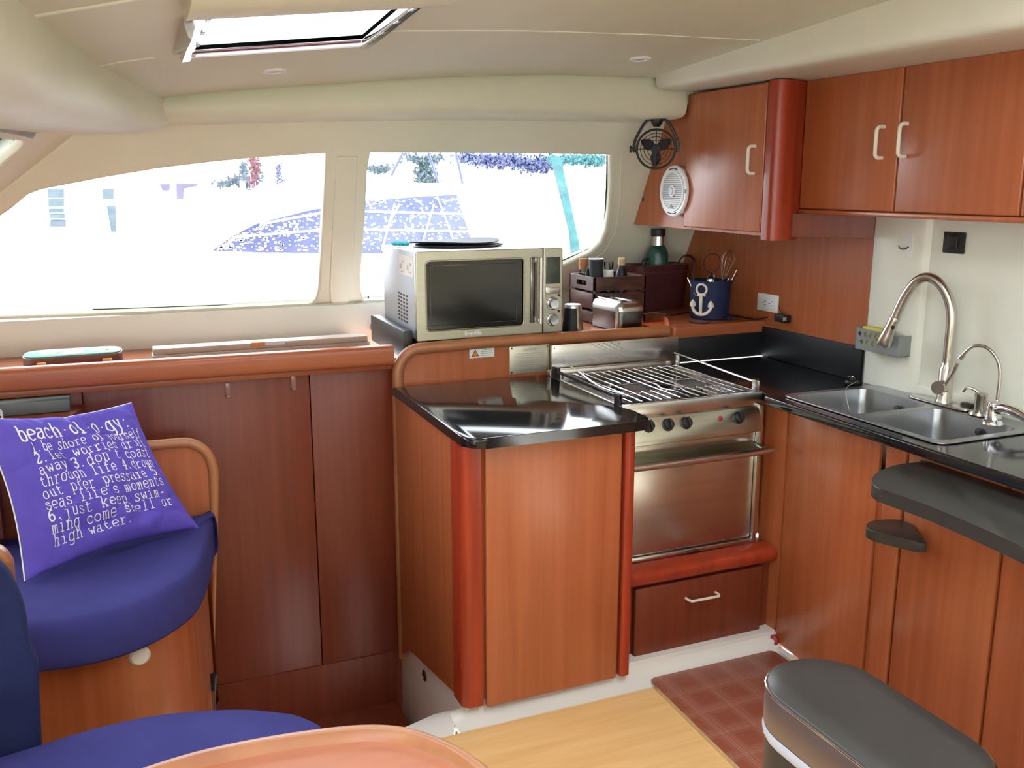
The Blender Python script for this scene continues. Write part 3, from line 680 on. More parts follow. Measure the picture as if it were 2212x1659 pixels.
bm = B(); box(bm, (2.438, b.y+.022, b.z+.015), (2.444, a.y-.022, a.z-.008), .005, 3); obj('rocker', bm, blk, t)
cpt_ = [(1870, 706), (1905, 717), (1950, 718), (1976, 722), (1971, 764), (1920, 758), (1873, 749)]
t = thing('sponge_caddy', 'grey perforated sponge caddy stuck on the cream column', 'sponge holder', (2.40, 2.42, 1.03))
y0, y1, z0_, z1_ = 2.325, 2.52, 1.033, 1.108
def caddy_wall(x):
    return [V((x, y1, z1_)), V((x, y0, z1_-.006)), V((x, y0+.004, z0_)), V((x, y1, z0_+.004))]
hs = []
for i in range(5):
    for j in range(2):
        cy_, cz_ = 2.502-i*.026-(j*.013), 1.088-j*.026
        hs.append([V((2.375, cy_+.009, cz_)), V((2.375, cy_, cz_+.010)), V((2.375, cy_-.009, cz_)), V((2.375, cy_, cz_-.010))])
me = plate([caddy_wall(2.375)]+hs, (2.375, 2.4, 1.07), (0, -1, 0), (0, 0, 1), .0025); fin('front_face', me, caddyg, t)
bm = B(); box(bm, (2.375, y0, z0_), (2.433, y1, z0_+.003), .001); box(bm, (2.375, y0, z0_), (2.433, y0+.003, z1_-.006), .001); box(bm, (2.375, y1-.003, z0_), (2.433, y1, z1_), .001); obj('caddy_tray', bm, caddyg, t)
bm = B(); box(bm, (2.385, 2.39, z0_+.004), (2.42, 2.505, z1_+.006), .006, 3); tag(obj('dish_sponge', bm, sponge), 'yellow sponge inside the grey caddy', 'sponge')

# ------------------------------------------------------------------ PENINSULA LEAF + STEP
lf = [AZp(x, y, .85) for x, y in [(2066, 1000), (1990, 997), (1940, 1002), (1900, 1016), (1884, 1032), (1890, 1048), (1920, 1060), (2000, 1088), (2100, 1130), (2212, 1180)]]
lf2 = smooth([V((p.x, p.y, 0)) for p in lf], 4)
pts = [(p.x, p.y) for p in lf2]
pts = [(2.034, 1.875)]+[p for p in pts if p[0] < 2.03]+[(1.71, .75), (2.034, .75)]
bm = B(); prism(bm, pts, 'z', .812, .848, .004, 2); tag(obj('peninsula_leaf', bm, grey_t, ang=50), 'matt charcoal rounded leaf projecting below the sink counter edge', 'table leaf')
A_, B_, C_ = AX(1966, 1128, 2.036), AZp(1961, 1183, .652), AZp(1876, 1146, .652)
sp = smooth([V((2.036, 1.925, 0)), V((1.985, 1.950, 0)), V((1.935, 1.945, 0)), V((1.898, 1.915, 0)), V((1.90, 1.88, 0)), V((1.925, 1.82, 0)), V((1.95, 1.77, 0))], 4)
bm = B(); prism(bm, [(p.x, p.y) for p in sp]+[(1.968, 1.765), (1.972, 1.79), (2.038, 1.885)], 'z', .620, .650, .004, 2)
tag(obj('leaf_support_bracket', bm, grey_t, ang=50), 'small dark wedge-shaped bracket shelf beneath the charcoal leaf', 'bracket')

# ------------------------------------------------------------------ UPPER CUPBOARDS
t = thing('corner_wall_cupboard', 'cherry corner wall cupboard with one door and red rounded post', 'cupboard', (2.25, 3.1, 1.42))
pe = [(2.712, 1.418), (3.624, 1.424), (3.345, 1.936), (2.712, 1.936)]
bm = B(); prism(bm, pe, 'x', 2.112, 2.436); obj('carcass', bm, wood_v, t)
d0 = AX(1485, 493, 2.10)
bm = B(); prism(bm, [(2.722, 1.430), (3.20, 1.430), (3.20, 1.932), (2.722, 1.932)], 'x', 2.094, 2.112, .005, 3); dr = obj('door', bm, wood_v, t)
a, b = AX(1632, 313, 2.094), AX(1629, 377, 2.094); yh = (a.y+b.y)/2
handle('door_handle', (2.094, yh, b.z+.004), (2.094, yh, a.z-.004), (-.03, 0, 0), .006, ivory, dr, .018, 'ivory bow handle')
bm = B(); prism(bm, rpoly([(2.096, 2.715), (2.094, 2.668), (2.125, 2.655), (2.185, 2.668), (2.242, 2.70), (2.242, 2.715)], [0, .02, .02, .03, 0, 0], 6), 'z', 1.405, 1.938); obj('corner_post', bm, wood_post, t, 'red rounded post', ang=50)
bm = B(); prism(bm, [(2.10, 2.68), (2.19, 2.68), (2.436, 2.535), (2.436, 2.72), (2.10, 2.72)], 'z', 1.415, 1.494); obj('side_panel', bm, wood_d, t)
bm = B(); lathe(bm, [(.009, 0), (.009, -.006), (0, -.006)], AX(1389, 431, 2.1115), 14, M=axm((-1, 0, 0))); obj('screw_hole', bm, blk, t)

t = thing('long_wall_cupboard', 'long cherry wall cupboard with paired doors above the sink', 'cupboard', (2.34, 1.8, 1.50))
bm = B(); box(bm, (2.262, .5, 1.494), (2.436, 2.70, 1.945)); obj('carcass', bm, wood_v, t)
bm = B(); box(bm, (2.240, .5, 1.494), (2.266, 2.70, 1.510), .004); obj('bottom_rail', bm, wood_v, t)
s1 = AX(1930, 460, 2.245).y; s0 = AX(2200, 468, 2.245).y
for ya, yb, px, pyt, pyb in ((s1+.0035, 2.70, 1908, 271, 344), (s0, s1-.0035, 1958, 265, 341), (.7, s0-.006, None, 0, 0)):
    bm = B(); box(bm, (2.242, ya, 1.512), (2.262, yb, 1.943), .005, 3); dr = obj('door', bm, wood_v, t)
    if px:
        a = AX(px, pyt, 2.242); b = AX(px, pyb, 2.242); yh = (a.y+b.y)/2
        handle('door_handle', (2.242, yh, b.z+.004), (2.242, yh, a.z-.004), (-.03, 0, 0), .006, ivory, dr, .018, 'ivory bow handle')

# speaker
sc_ = AX(1455, 413, 2.085)
t = thing('round_speaker', 'white oval-looking round speaker with slotted grille on the cupboard', 'speaker', (2.09, sc_.y, sc_.z))
SR = .100
M = axm((-1, 0, 0)); c = V((2.1115, sc_.y, sc_.z))
bm = B(); lathe(bm, [(SR*.93, 0), (SR*.95, .018), (SR, .020), (SR, .027), (SR*.95, .031), (SR*.80, .030), (SR*.78, .028), (SR*.4, .028), (0, .028)], c, 48, M=M); sp_ = obj('speaker_rim', bm, whp, t)
bm = B(); lathe(bm, [(SR*.76, .0278), (SR*.76, .0292), (0, .0292)], c, 40, M=M); obj('speaker_cone', bm, greyink, sp_)
bm = B()
for i in range(19):
    z = -SR*.70+i*SR*1.4/18; w = math.sqrt(max(0, (SR*.77)**2-z*z)); box(bm, (c.x-.034, c.y-w, c.z+z-.0018), (c.x-.0285, c.y+w, c.z+z+.0018))
lathe(bm, [(SR*.80, .028), (SR*.80, .0345), (SR*.73, .0345), (SR*.73, .028)], c, 40, M=M)
lathe(bm, [(SR*.22, .028), (SR*.22, .0365), (SR*.17, .037)], c, 24, M=M)
obj('grille', bm, whp, sp_)
bm = B(); lathe(bm, [(SR*.12, .037), (SR*.11, .040), (0, .040)], c, 20, M=M, ell=1.3); obj('centre_badge', bm, silverp, sp_)
bm = B(); box(bm, (c.x-.0375, c.y-.008, c.z-.066), (c.x-.034, c.y+.008, c.z-.060)); box(bm, (c.x-.0375, c.y-.002, c.z-.060), (c.x-.034, c.y+.002, c.z-.05)); obj('emblem', bm, greyink, sp_)
for a0, a1, rr in ((70, 110, .88), (250, 290, .88)):
    bm = B(); tube(bm, [c+V((-.031, SR*rr*math.cos(math.radians(a)), SR*rr*math.sin(math.radians(a)))) for a in range(a0, a1+1, 5)], .0022, 6); obj('rim_slot', bm, blk, sp_)
bm = B(); box(bm, (c.x-.034, c.y-SR*.97, c.z-.008), (c.x-.028, c.y-SR*.82, c.z+.008), .002); obj('side_tab', bm, greyink, sp_)

# fan
fc = AY(1417, 322, 3.24)
vd = (CAM-fc); vd.z *= .3; vd.normalize(); Mf = axm(vd)
t = thing('cabin_fan', 'small black three-blade fan hanging under the window header', 'fan', fc)
FR = .074
def fpt(r, a, z): return fc+Mf @ V((r*math.cos(a), r*math.sin(a), z))
bm = B()
for r, z, w in ((1.0, 0, .0045), (.80, .012, .0014), (.62, .016, .0014), (.44, .018, .0014)):
    tube(bm, [fpt(FR*r, 2*math.pi*k/40, z) for k in range(40)], w, 8, closed=True)
for k in range(4):
    a = math.pi/2*k+.25*math.pi*0+math.pi/2; tube(bm, [fpt(FR, a, 0), fpt(FR*.8, a, .012), fpt(FR*.2, a, .018)], .0016, 6)
obj('guard', bm, blk, t)
bm = B()
for k in range(3):
    a0 = math.radians(-90+120*k); rws = []
    for s in range(7):
        r = FR*(.15+.72*s/6); w = FR*(.18+.13*math.sin(math.pi*min(1, s/5))) * (1 if s < 6 else .6)
        ca = fc+Mf @ V((0, 0, -.006)); d1 = Mf @ V((math.cos(a0), math.sin(a0), 0)); d2 = Mf @ V((-math.sin(a0), math.cos(a0), 0)); d3 = Mf @ V((0, 0, 1))
        rws.append([ca+d1*r-d2*w*.9-d3*.006, ca+d1*(r+.003)+d3*.000, ca+d1*r+d2*w*.9+d3*.007, ca+d1*r+d2*w*.9+d3*.0055, ca+d1*(r+.003)-d3*.0015, ca+d1*r-d2*w*.9-d3*.0075])
    R = loft(bm, rws, True); bm.faces.new(R[0]); bm.faces.new(R[-1][::-1])
obj('blades', bm, blk, t, ang=50)
bm = B(); lathe(bm, [(.016, -.04), (.019, -.03), (.019, .004), (.016, .009), (0, .010)], fc, 24, M=Mf); obj('motor_hub', bm, blk2, t)
up = Mf @ V((0, 1, 0)); rt = Mf @ V((1, 0, 0)); 
topz = 1.838-fc.z
tp_ = fc+V((0, 0, topz))
bm = B(); L = fc-rt*(FR+.008); Rr = fc+rt*(FR+.008)
tube(bm, smooth([L-V((0, 0, .012)), L+V((0, 0, .03)), fc-rt*FR*.55+V((0, 0, topz-.006)), fc+V((0, 0, topz-.006)), fc+rt*FR*.55+V((0, 0, topz-.006)), Rr+V((0, 0, .03)), Rr-V((0, 0, .012))], 4), .0042, 8, flat=1.4); obj('yoke', bm, blk, t)
bm = B(); lathe(bm, [(.012, -.026), (.020, -.016), (.024, -.004), (.024, .0)], tp_, 18); obj('ceiling_mount', bm, blk, t)
bm = B(); tube(bm, [L, L-rt*.018], .0075, 12); tube(bm, [L-rt*.010, L-rt*.02], .013, 12); obj('tilt_knob', bm, blk, t)

# ------------------------------------------------------------------ MICROWAVE
MX0, MX1, MY, MZ0, MZ1 = .968, 1.535, 3.135, 1.052, 1.368
t = thing('microwave_oven', 'brushed steel microwave oven with dark window and two dials', 'microwave', (1.25, 3.33, 1.03))
bm = B(); box(bm, (MX0+.004, MY+.02, MZ0+.004), (MX1-.004, 3.575, MZ1-.003), .006); obj('casing', bm, silverp, t)
bm = B()
for x in (1.01, 1.49):
    for y in (3.18, 3.53): box(bm, (x-.02, y-.02, 1.030), (x+.02, y+.02, MZ0+.008), .004)
box(bm, (MX0+.02, MY+.03, 1.033), (MX1-.02, 3.5, MZ0+.004)); obj('feet', bm, blk, t)
xd = 1.455
lp = lambda x0, z0, x1, z1, r: [V((a, MY, b)) for a, b in rpoly([(x0, z0), (x1, z0), (x1, z1), (x0, z1)], r, 5)]
door = fin('door', plate([lp(MX0, MZ0, xd-.001, MZ1, [.006, 0, 0, .01]), lp(1.004, 1.088, 1.378, 1.334, .018)], (0, MY, 0), (1, 0, 0), (0, 0, 1), .022, .003), steel_b, t)
bm = B(); box(bm, (1.002, MY+.006, 1.086), (1.380, MY+.012, 1.336)); obj('door_window', bm, glassd, door)
bm = B(); pts = lp(1.004, 1.088, 1.378, 1.334, .018); tube(bm, [p+V((0, -.001, 0)) for p in pts], .0028, 8, closed=True); obj('window_bezel', bm, steel_b, door)
bm = B(); pts = lp(1.022, 1.106, 1.350, 1.316, .004); tube(bm, [p+V((0, .0055, 0)) for p in pts], .0012, 6, closed=True); obj('inner_frame', bm, dsteel, door)
bm = B(); box(bm, (1.402, MY-.006, 1.096), (1.420, MY+.002, 1.335), .003); obj('handle_backing', bm, dsteel, door)
bm = B(); tube(bm, [V((1.434, MY-.026, 1.094)), V((1.434, MY-.026, 1.336))], .0085, 14); box(bm, (1.424, MY-.026, 1.318), (1.438, MY+.002, 1.332), .002); box(bm, (1.424, MY-.026, 1.098), (1.438, MY+.002, 1.112), .002); obj('door_handle', bm, steel, door, 'upright steel bar handle')
fin('maker_lettering', text_mesh('Breville', .022, (1.178, MY-.0004, 1.071), (1, 0, 0), (0, 0, 1), off=.0002), whp, door)
cpn = fin('control_panel', plate([lp(xd+.001, MZ0, MX1, MZ1, [0, .006, .014, 0])], (0, MY, 0), (1, 0, 0), (0, 0, 1), .022, .003), steel_b, t)
bm = B(); box(bm, (1.466, MY-.0015, 1.236), (1.523, MY+.004, 1.334), .001); obj('display', bm, lcd, cpn)
bm = B(); box(bm, (1.464, MY-.003, 1.199), (1.523, MY+.004, 1.224), .003); obj('button_strip', bm, steel, cpn)
bm = B(); box(bm, (1.483, MY-.0035, 1.2105), (1.523, MY+.0, 1.2115)); box(bm, (1.483, MY-.0035, 1.202), (1.4838, MY, 1.222)); box(bm, (1.505, MY-.0035, 1.202), (1.5058, MY, 1.222)); obj('button_gaps', bm, dsteel, cpn)
for z in (1.163, 1.103):
    bm = B(); lathe(bm, [(.0225, 0), (.0225, .003), (.0195, .004), (.0185, .018), (.017, .020), (0, .0195)], (1.494, MY, z), 32, M=axm((0, -1, 0))); k_ = obj('control_dial', bm, chrome, cpn)
    bm = B(); lathe(bm, [(.0235, .0), (.0245, .0015), (.0225, .002)], (1.494, MY, z), 32, M=axm((0, -1, 0))); obj('dial_ring', bm, dsteel, k_)
    bm = B(); lathe(bm, [(.005, 0), (.0048, .0012), (0, .0012)], (1.519, MY, z+.030), 14, M=axm((0, -1, 0))); obj('small_button', bm, blk, cpn)
bm = B(); box(bm, (1.466, MY-.0005, 1.186), (1.473, MY, 1.1875)); box(bm, (1.466, MY-.0005, 1.192), (1.473, MY, 1.1935)); box(bm, (1.466, MY-.0005, 1.186), (1.467, MY, 1.1935)); box(bm, (1.472, MY-.0005, 1.186), (1.473, MY, 1.1935)); box(bm, (1.461, MY-.0005, 1.130), (1.472, MY, 1.1325)); obj('dial_markings', bm, greyink, cpn)
bm = B()
for i in range(4):
    for j in range(8):
        y = 3.265+i*.033; z = 1.105+j*.0135+i*.001; prism(bm, rpoly([(y-.009, z-.0035), (y+.009, z-.0035), (y+.009, z+.0035), (y-.009, z+.0035)], .003, 3), 'x', MX0+.0025, MX0+.006)
obj('side_vents', bm, blk, t)
bm = B(); box(bm, (MX0+.0028, 3.175, 1.275), (MX0+.0045, 3.345, 1.345)); st = obj('side_sticker', bm, wht, t, 'glossy printed sticker on the side')
bm = B()
for y, z, w, h in ((3.325, 1.305, .012, .018), (3.30, 1.322, .008, .008), (3.24, 1.305, .010, .016), (3.205, 1.318, .012, .010), (3.22, 1.290, .02, .004), (3.31, 1.286, .018, .003)): box(bm, (MX0+.0022, y-w, z-h/2), (MX0+.003, y+w, z+h/2))
obj('sticker_print', bm, pmat('faded red print', (.5, .3, .3), .5, col2=(.6, .6, .62)), st)
# round mats on top
t = thing('round_black_pads', 'floppy stack of round black pads lying on the microwave', 'pad', (1.215, 3.42, 1.368))
for k, (cx_, cy_, r_, z0, w_) in enumerate(((1.225, 3.40, .170, 1.3685, .0), (1.21, 3.41, .174, 1.3745, .007))):
    bm = B(); rows = []
    for rr, dz in ((0, 0), (.5, 0), (.9, 0), (1.0, .0015), (1.0, .0045), (.9, .006), (.5, .006), (0, .006)):
        row = []
        for q in range(48):
            a = 2*math.pi*q/48; wv = w_*(rr**3)*(math.sin(a*1.0+2.3)*.6+math.sin(a*2+.5)*.7+.6)
            row.append(V((cx_+r_*rr*math.cos(a), cy_+r_*.86*rr*math.sin(a), z0+dz+max(0, wv)+(.002*k))))
        rows.append(row)
    loft(bm, rows, True); bmesh.ops.remove_doubles(bm, verts=bm.verts[:], dist=1e-5); obj('round_pad', bm, blk2, t)
bm = B(); q = V((1.005, 3.44, 1.3685))
for i in range(9):
    a = i*.7; lathe(bm, [(0, 0), (.012, .003), (.014, .010), (.006, .017), (0, .018)], q+V((.018*math.cos(a*2.1), .018*math.sin(a*1.7), .0)), 8)
tag(obj('crumpled_cloth', bm, tealcl), 'tiny crumpled turquoise cloth on the back left of the microwave', 'cloth')
# black block left of the microwave
bm = B(); box(bm, (.928, 3.165, .986), (.962, 3.62, 1.090), .005); tag(obj('black_wedge_block', bm, blk), 'black block wedged at the lower left side of the microwave', 'block')
bm = B(); prism(bm, [(1.40, 3.150), (1.528, 3.150), (1.528, 3.158), (1.40, 3.158)], 'z', 1.0305, 1.046, .002); tag(obj('folded_paper_towel', bm, paper), 'pale folded paper under the right corner of the microwave', 'paper')

# ------------------------------------------------------------------ SHELF CLUTTER
SZ = 1.0305
def on(px, py, y): return AY(px, py, y)
# kettle-like tapered steel canister
k0 = V((1.606, 3.19, SZ)); s_ = .0165*3.2/2030*60
t = thing('steel_kettle', 'tapered steel and black kettle with pale lid right of the microwave', 'kettle', k0)
kr = .038
bm = B(); lathe(bm, [(kr*1.12, 0), (kr*1.13, .004), (kr*.86, .105), (kr*.84, .112)], k0, 32); obj('kettle_body', bm, steel_b, t)
bm = B(); lathe(bm, [(kr*.85, .112), (kr*.80, .118), (kr*.3, .120), (0, .119)], k0, 32); obj('kettle_lid', bm, silverp, t)
bm = B(); rws = []
for z, r in ((.004, kr*1.15), (.105, kr*.88)):
    rws.append([k0+V((r*math.cos(a), r*math.sin(a), z)) for a in [math.radians(q) for q in range(165, 272, 8)]])
loft(bm, rws); bmesh.ops.solidify(bm, geom=bm.faces[:], thickness=.0015); obj('black_grip', bm, blk, t)
# toaster
t = thing('toaster', 'two-slot brushed steel toaster behind the cherry rail', 'toaster', (1.72, 3.30, SZ))
fr, fl, bl_ = V((1.640, 3.185, 0)), None, None
ang_ = math.radians(-14); MT = Matrix.Translation(V((1.715, 3.265, SZ))) @ Matrix.Rotation(ang_, 4, 'Z')
# long axis runs to the back right
tq = AY(1334, 700, 3.165)
MT = Matrix.Translation(V((tq.x+.062, 3.165+.115, SZ))) @ Matrix.Rotation(math.radians(-86), 4, 'Z')
lw, ld, lh = .108, .064, .118
def rr_(s, z, r=.03): return [MT @ V((a, b, z)) for a, b in rpoly([(-lw*s, -ld*s), (lw*s, -ld*s), (lw*s, ld*s), (-lw*s, ld*s)], r, 6)]
bm = B(); R = loft(bm, [rr_(.97, .004), rr_(1.0, .02), rr_(.97, .082)], True); bm.faces.new(R[0][::-1]); bm.faces.new(R[-1]); obj('toaster_body', bm, dsteel, t, ang=50)
bm = B(); R = loft(bm, [rr_(.985, .078), rr_(.98, .092), rr_(.92, .108), rr_(.80, .116), rr_(.3, .117, .008)], True); bm.faces.new(R[0][::-1]); bm.faces.new(R[-1]); obj('toaster_top', bm, steel, t, ang=60)
for y in (-.025, .025):
    bm = B(); box(bm, (-.085, y-.014, .1165), (.085, y+.014, .1175), M=MT); sl = obj('bread_slot', bm, blk, t)
    bm = B()
    for i in range(12): box(bm, (-.078+i*.014, y-.012, .1176), (-.0765+i*.014, y+.012, .1185), M=MT)
    box(bm, (-.088, y-.017, .116), (.088, y-.014, .120), .001, M=MT); obj('slot_wires', bm, chrome, sl)
bm = B(); box(bm, (.088, -.066, .01), (.098, -.060, .08), M=MT); box(bm, (.100, -.056, .01), (.109, -.046, .08), M=MT); obj('corner_strip', bm, nickel, t)
# crate
CX0, CX1, CY0, CY1, CZ1 = 1.835, 2.105, 3.50, 3.74, 1.205
a = AY(1283, 600, 3.46)
t = thing('wooden_crate', 'small dark slatted wooden crate full of jars behind the toaster', 'crate', (1.87, 3.56, SZ))
a = AY(1283, 600, 3.38); CX0 = a.x; CY0 = 3.38; CZ1 = a.z; CX1 = AY(1396, 600, 3.38).x; CY1 = min(3.60, AZp(1222, 588, CZ1).y)
print('crate', CX0, CX1, CY1, CZ1)
w = .009
sl_ = lambda x0, x1, z0, z1, x: [V((x, x0, z0)), V((x, x1, z0)), V((x, x1, z1)), V((x, x0, z1))]
h = CZ1-SZ
def slats(z): return [(SZ+.003, SZ+h*.27), (SZ+h*.33, SZ+h*.66), (SZ+h*.71, CZ1)]
bm = B()
for z0, z1 in slats(0):
    box(bm, (CX0, CY0, z0), (CX1, CY0+w, z1), .001); box(bm, (CX0, CY1-w, z0), (CX1, CY1, z1), .001)
    if z1 < CZ1-.01: box(bm, (CX0, CY0, z0), (CX0+w, CY1, z1), .001)
    box(bm, (CX1-w, CY0, z0), (CX1, CY1, z1), .001)
for x in (CX0+.012, CX1-.03):
    for y in (CY0+w, CY1-w-.018): box(bm, (x, y, SZ+.001), (x+.018, y+.018, CZ1-.002))
box(bm, (CX0, CY0, SZ), (CX1, CY1, SZ+.008))
obj('crate_slats', bm, wood_k, t)
z0, z1 = slats(0)[2]
ym = (CY0+CY1)/2
me = plate([[V((CX0, CY1, z0)), V((CX0, CY0, z0)), V((CX0, CY0, z1)), V((CX0, CY1, z1))], [V((CX0, a_, b_)) for a_, b_ in rpoly([(ym+.045, (z0+z1)/2-.012), (ym-.045, (z0+z1)/2-.012), (ym-.045, (z0+z1)/2+.010), (ym+.045, (z0+z1)/2+.010)], .01, 4)]], (CX0, ym, z0), (0, -1, 0), (0, 0, 1), w)
fin('handle_slat', me, wood_k, t, 'end slat with hand hole')
def jar(name, lab, cat, px, py, y, r, h, prof, m, capm=None, capr=0, caph=0, neck=0, zb=SZ+.009):
    p = AY(px, py, y); p.z = zb
    return p
def vessel(name, lab, cat, px, ztop_px, y, rpx, m, prof, extra=None):
    top = AY(px, ztop_px, y); sc = (y)/(FPX*math.cos(AZ))*1.0
    d = (top-CAM).dot(FW)/FPX; r = rpx*d; zb = SZ+.009; H = top.z-zb
    t = thing(name, lab, cat, (top.x, y, zb))
    bm = B(); lathe(bm, [(r*a_, H*b_) for a_, b_ in prof], (top.x, y, zb), 24); obj('vessel_body', bm, m, t, ang=50)
    for nm, mm, pf in (extra or []):
        bm = B(); lathe(bm, [(r*a_, H*b_) for a_, b_ in pf], (top.x, y, zb), 24); obj(nm, bm, mm, t, ang=50)
    return t
vessel('corked_jar', 'small glass jar with tan cork stopper at the crate left end', 'jar', 1260, 559, 3.555, 10.5, jarg, [(1, 0), (1, .35), (.95, .6), (.7, .78), (.7, .82)], [('stopper', cork, [(.80, .82), (.95, .90), (.90, 1.0), (0, 1.0)]), ('jar_contents', dsteel, [(.9, .02), (.9, .45), (0, .45)])])
vessel('small_dark_bottle', 'tiny dark bottle between the corked jar and the black cup', 'bottle', 1270, 580, 3.505, 5.5, blk, [(1, 0), (1, .9), (.6, 1), (0, 1)])
vessel('black_cup', 'black tapered cup with white rim standing in the crate', 'cup', 1288, 558, 3.455, 16, blk2, [(.76, 0), (.78, .6), (1, .985), (.96, .985), (.76, .62), (0, .62)], [('white_rim', whp, [(.99, .980), (1.01, 1.0), (.95, 1.0), (.94, .982)])])
vessel('clear_spice_jar', 'clear glass jar half full of dark spice in the crate', 'jar', 1315, 565, 3.44, 11, jarg, [(1, 0), (1, .8), (.8, .88), (.95, .92), (.95, 1.0), (0, 1.0)], [('jar_label', wht, [(1.02, .70), (1.02, .85)]), ('jar_contents', blk, [(.92, .02), (.92, .70), (0, .70)])])
vessel('glass_shaker', 'empty glass shaker behind the clear spice jar', 'jar', 1309, 567, 3.545, 10, jarg, [(1, 0), (1, .9), (.8, 1), (0, 1)])
vessel('cork_topped_bottle', 'dark round bottle with pale cork at the crate right half', 'bottle', 1343, 557, 3.45, 13, blk, [(1, 0), (1, .70), (.8, .79), (.5, .85), (.5, .89), (0, .89)], [('stopper', corkl, [(.58, .88), (.62, .91), (.60, 1.0), (0, 1.0)])])
# leather basket with thermos
a = AY(1362, 580, 3.56); b = AY(1492, 572, 3.56)
t = thing('leather_basket', 'deep maroon leather basket with stitched rim in the dark corner', 'basket', ((a.x+b.x)/2, 3.60, SZ+.02))
bw = (b.x-a.x)/2; bc = V(((a.x+b.x)/2+.01, 3.615, 0)); zt = a.z+.005
bm = B(); rows = []
for z, s in ((1.052, .86), (1.10, .90), (zt-.03, .97), (zt, 1.0), (zt-.002, .95), (zt-.10, .88), (zt-.10, .05)):
    rows.append([V((bc.x+p[0], bc.y+p[1], z)) for p in rpoly([(-bw*s, -.068*s), (bw*s, -.068*s), (bw*s, .068*s), (-bw*s, .068*s)], .07*s, 8)])
R = loft(bm, rows, True); bm.faces.new(R[0][::-1]); bm.faces.new(R[-1]); obj('basket_body', bm, maroon, t, ang=60)
for dz, s in ((.004, 1.01), (-.026, .985)):
    bm = B(); tube(bm, [V((bc.x+p[0], bc.y+p[1], zt+dz)) for p in rpoly([(-bw*s, -.068*s), (bw*s, -.068*s), (bw*s, .068*s), (-bw*s, .068*s)], .07*s, 8)], .0022, 6, closed=True); obj('rim_stitching', bm, browncase, t)
bm = B(); tube(bm, smooth([V((bc.x+bw*.45, bc.y-.070, zt-.02)), V((bc.x+bw*.5, bc.y-.074, zt+.03)), V((bc.x+bw*.75, bc.y-.074, zt+.045)), V((bc.x+bw*.98, bc.y-.070, zt+.02)), V((bc.x+bw*.98, bc.y-.066, zt-.03))], 5), .007, 8, flat=.5); obj('basket_handle', bm, maroon, t)
p = AY(1422, 494, 3.612); dpx = (p-CAM).dot(FW)/FPX; zb = zt-.10+.002
t = thing('green_thermos', 'green steel thermos flask with black cap standing in the maroon basket', 'thermos', (p.x, 3.612, zb))
r = 23.5*dpx; H = p.z-zb
bm = B(); lathe(bm, [(r, 0), (r, H*.52), (r*.96, H*.60), (r*.70, H*.70), (r*.62, H*.72)], (p.x, 3.612, zb), 30); obj('flask_body', bm, green, t)
bm = B(); lathe(bm, [(r*.60, H*.71), (r*.56, H*.88), (0, H*.88)], (p.x, 3.612, zb), 30); obj('steel_neck', bm, steel, t)
bm = B(); lathe(bm, [(r*.58, H*.87), (r*.66, H*.88), (r*.66, H*.99), (r*.60, H*1.0), (0, H*1.0)], (p.x, 3.612, zb), 30); obj('flask_cap', bm, blk, t)
bm = B(); tube(bm, smooth([V((p.x-r, 3.612, zb+H*.22)), V((p.x-r*1.5, 3.607, zb+H*.24)), V((p.x-r*1.55, 3.607, zb+H*.45)), V((p.x-r*.98, 3.612, zb+H*.50))], 5), .009, 8, flat=.6); obj('flask_handle', bm, blk, t)
# utensil basket with anchor
p = AY(1541, 610, 3.24); q = AY(1541, 688, 3.24); dpx = (q-CAM).dot(FW)/FPX
ub = V((AY(1541, 688, 3.24).x, 3.27, 1.0505)); ur = 44*dpx; uh = p.z-1.0505+.008
t = thing('utensil_basket', 'navy rope basket with white anchor holding kitchen tools', 'utensil holder', ub)
bm = B(); prof = [(ur*.93, 0)]
for i in range(18):
    z = uh*(i+.5)/18; rr2 = ur*(.93+.07*i/18); prof += [(rr2-.0012, z-uh/36), (rr2+.0008, z)]
prof += [(ur, uh), (ur-.005, uh), (ur-.008, .01), (0, .01)]
lathe(bm, prof, ub, 36); obj('rope_body', bm, basket_b, t, ang=70)
# anchor
dirn = (V((CAM.x-ub.x, CAM.y-ub.y, 0))).normalized(); dirn = (Matrix.Rotation(math.radians(-24), 3, 'Z') @ dirn); sx_ = V((-dirn.y, dirn.x, 0))
def an(u, w_, o=.004):
    th = u/ur; base = dirn*math.cos(th)+sx_*math.sin(th); return ub+base*(ur+o)+V((0, 0, uh*.46+w_))
k = ur/44*1.0
bm = B()
tube(bm, [an(11.0*k*math.cos(a), 30*k+11*k*math.sin(a)-3*k) for a in [2*math.pi*i/20 for i in range(20)]], .0022+k*1.2, 8, closed=True)
tube(bm, [an(0, 16*k), an(0, -26*k)], k*3.4, 8); tube(bm, [an(-9*k, 14*k), an(0, 15.5*k), an(9*k, 14*k)], k*2.2, 8)
ar = [an(20.5*k*math.sin(a)*1.05, -8*k-20*k*math.cos(a)+1.5*k) for a in [math.radians(d) for d in range(-78, 79, 12)]]
tube(bm, ar, [k*3.6]*len(ar), 8)
for s in (-1, 1):
    c_ = an(s*20.5*k, -7*k); tube(bm, [c_-V((0, 0, 3*k)), c_+V((0, 0, 5*k)), c_+V((0, 0, 11*k))], [k*7, k*5.5, k*.8], 8)
    
obj('anchor_emblem', bm, ivory, t, 'white anchor on the front')
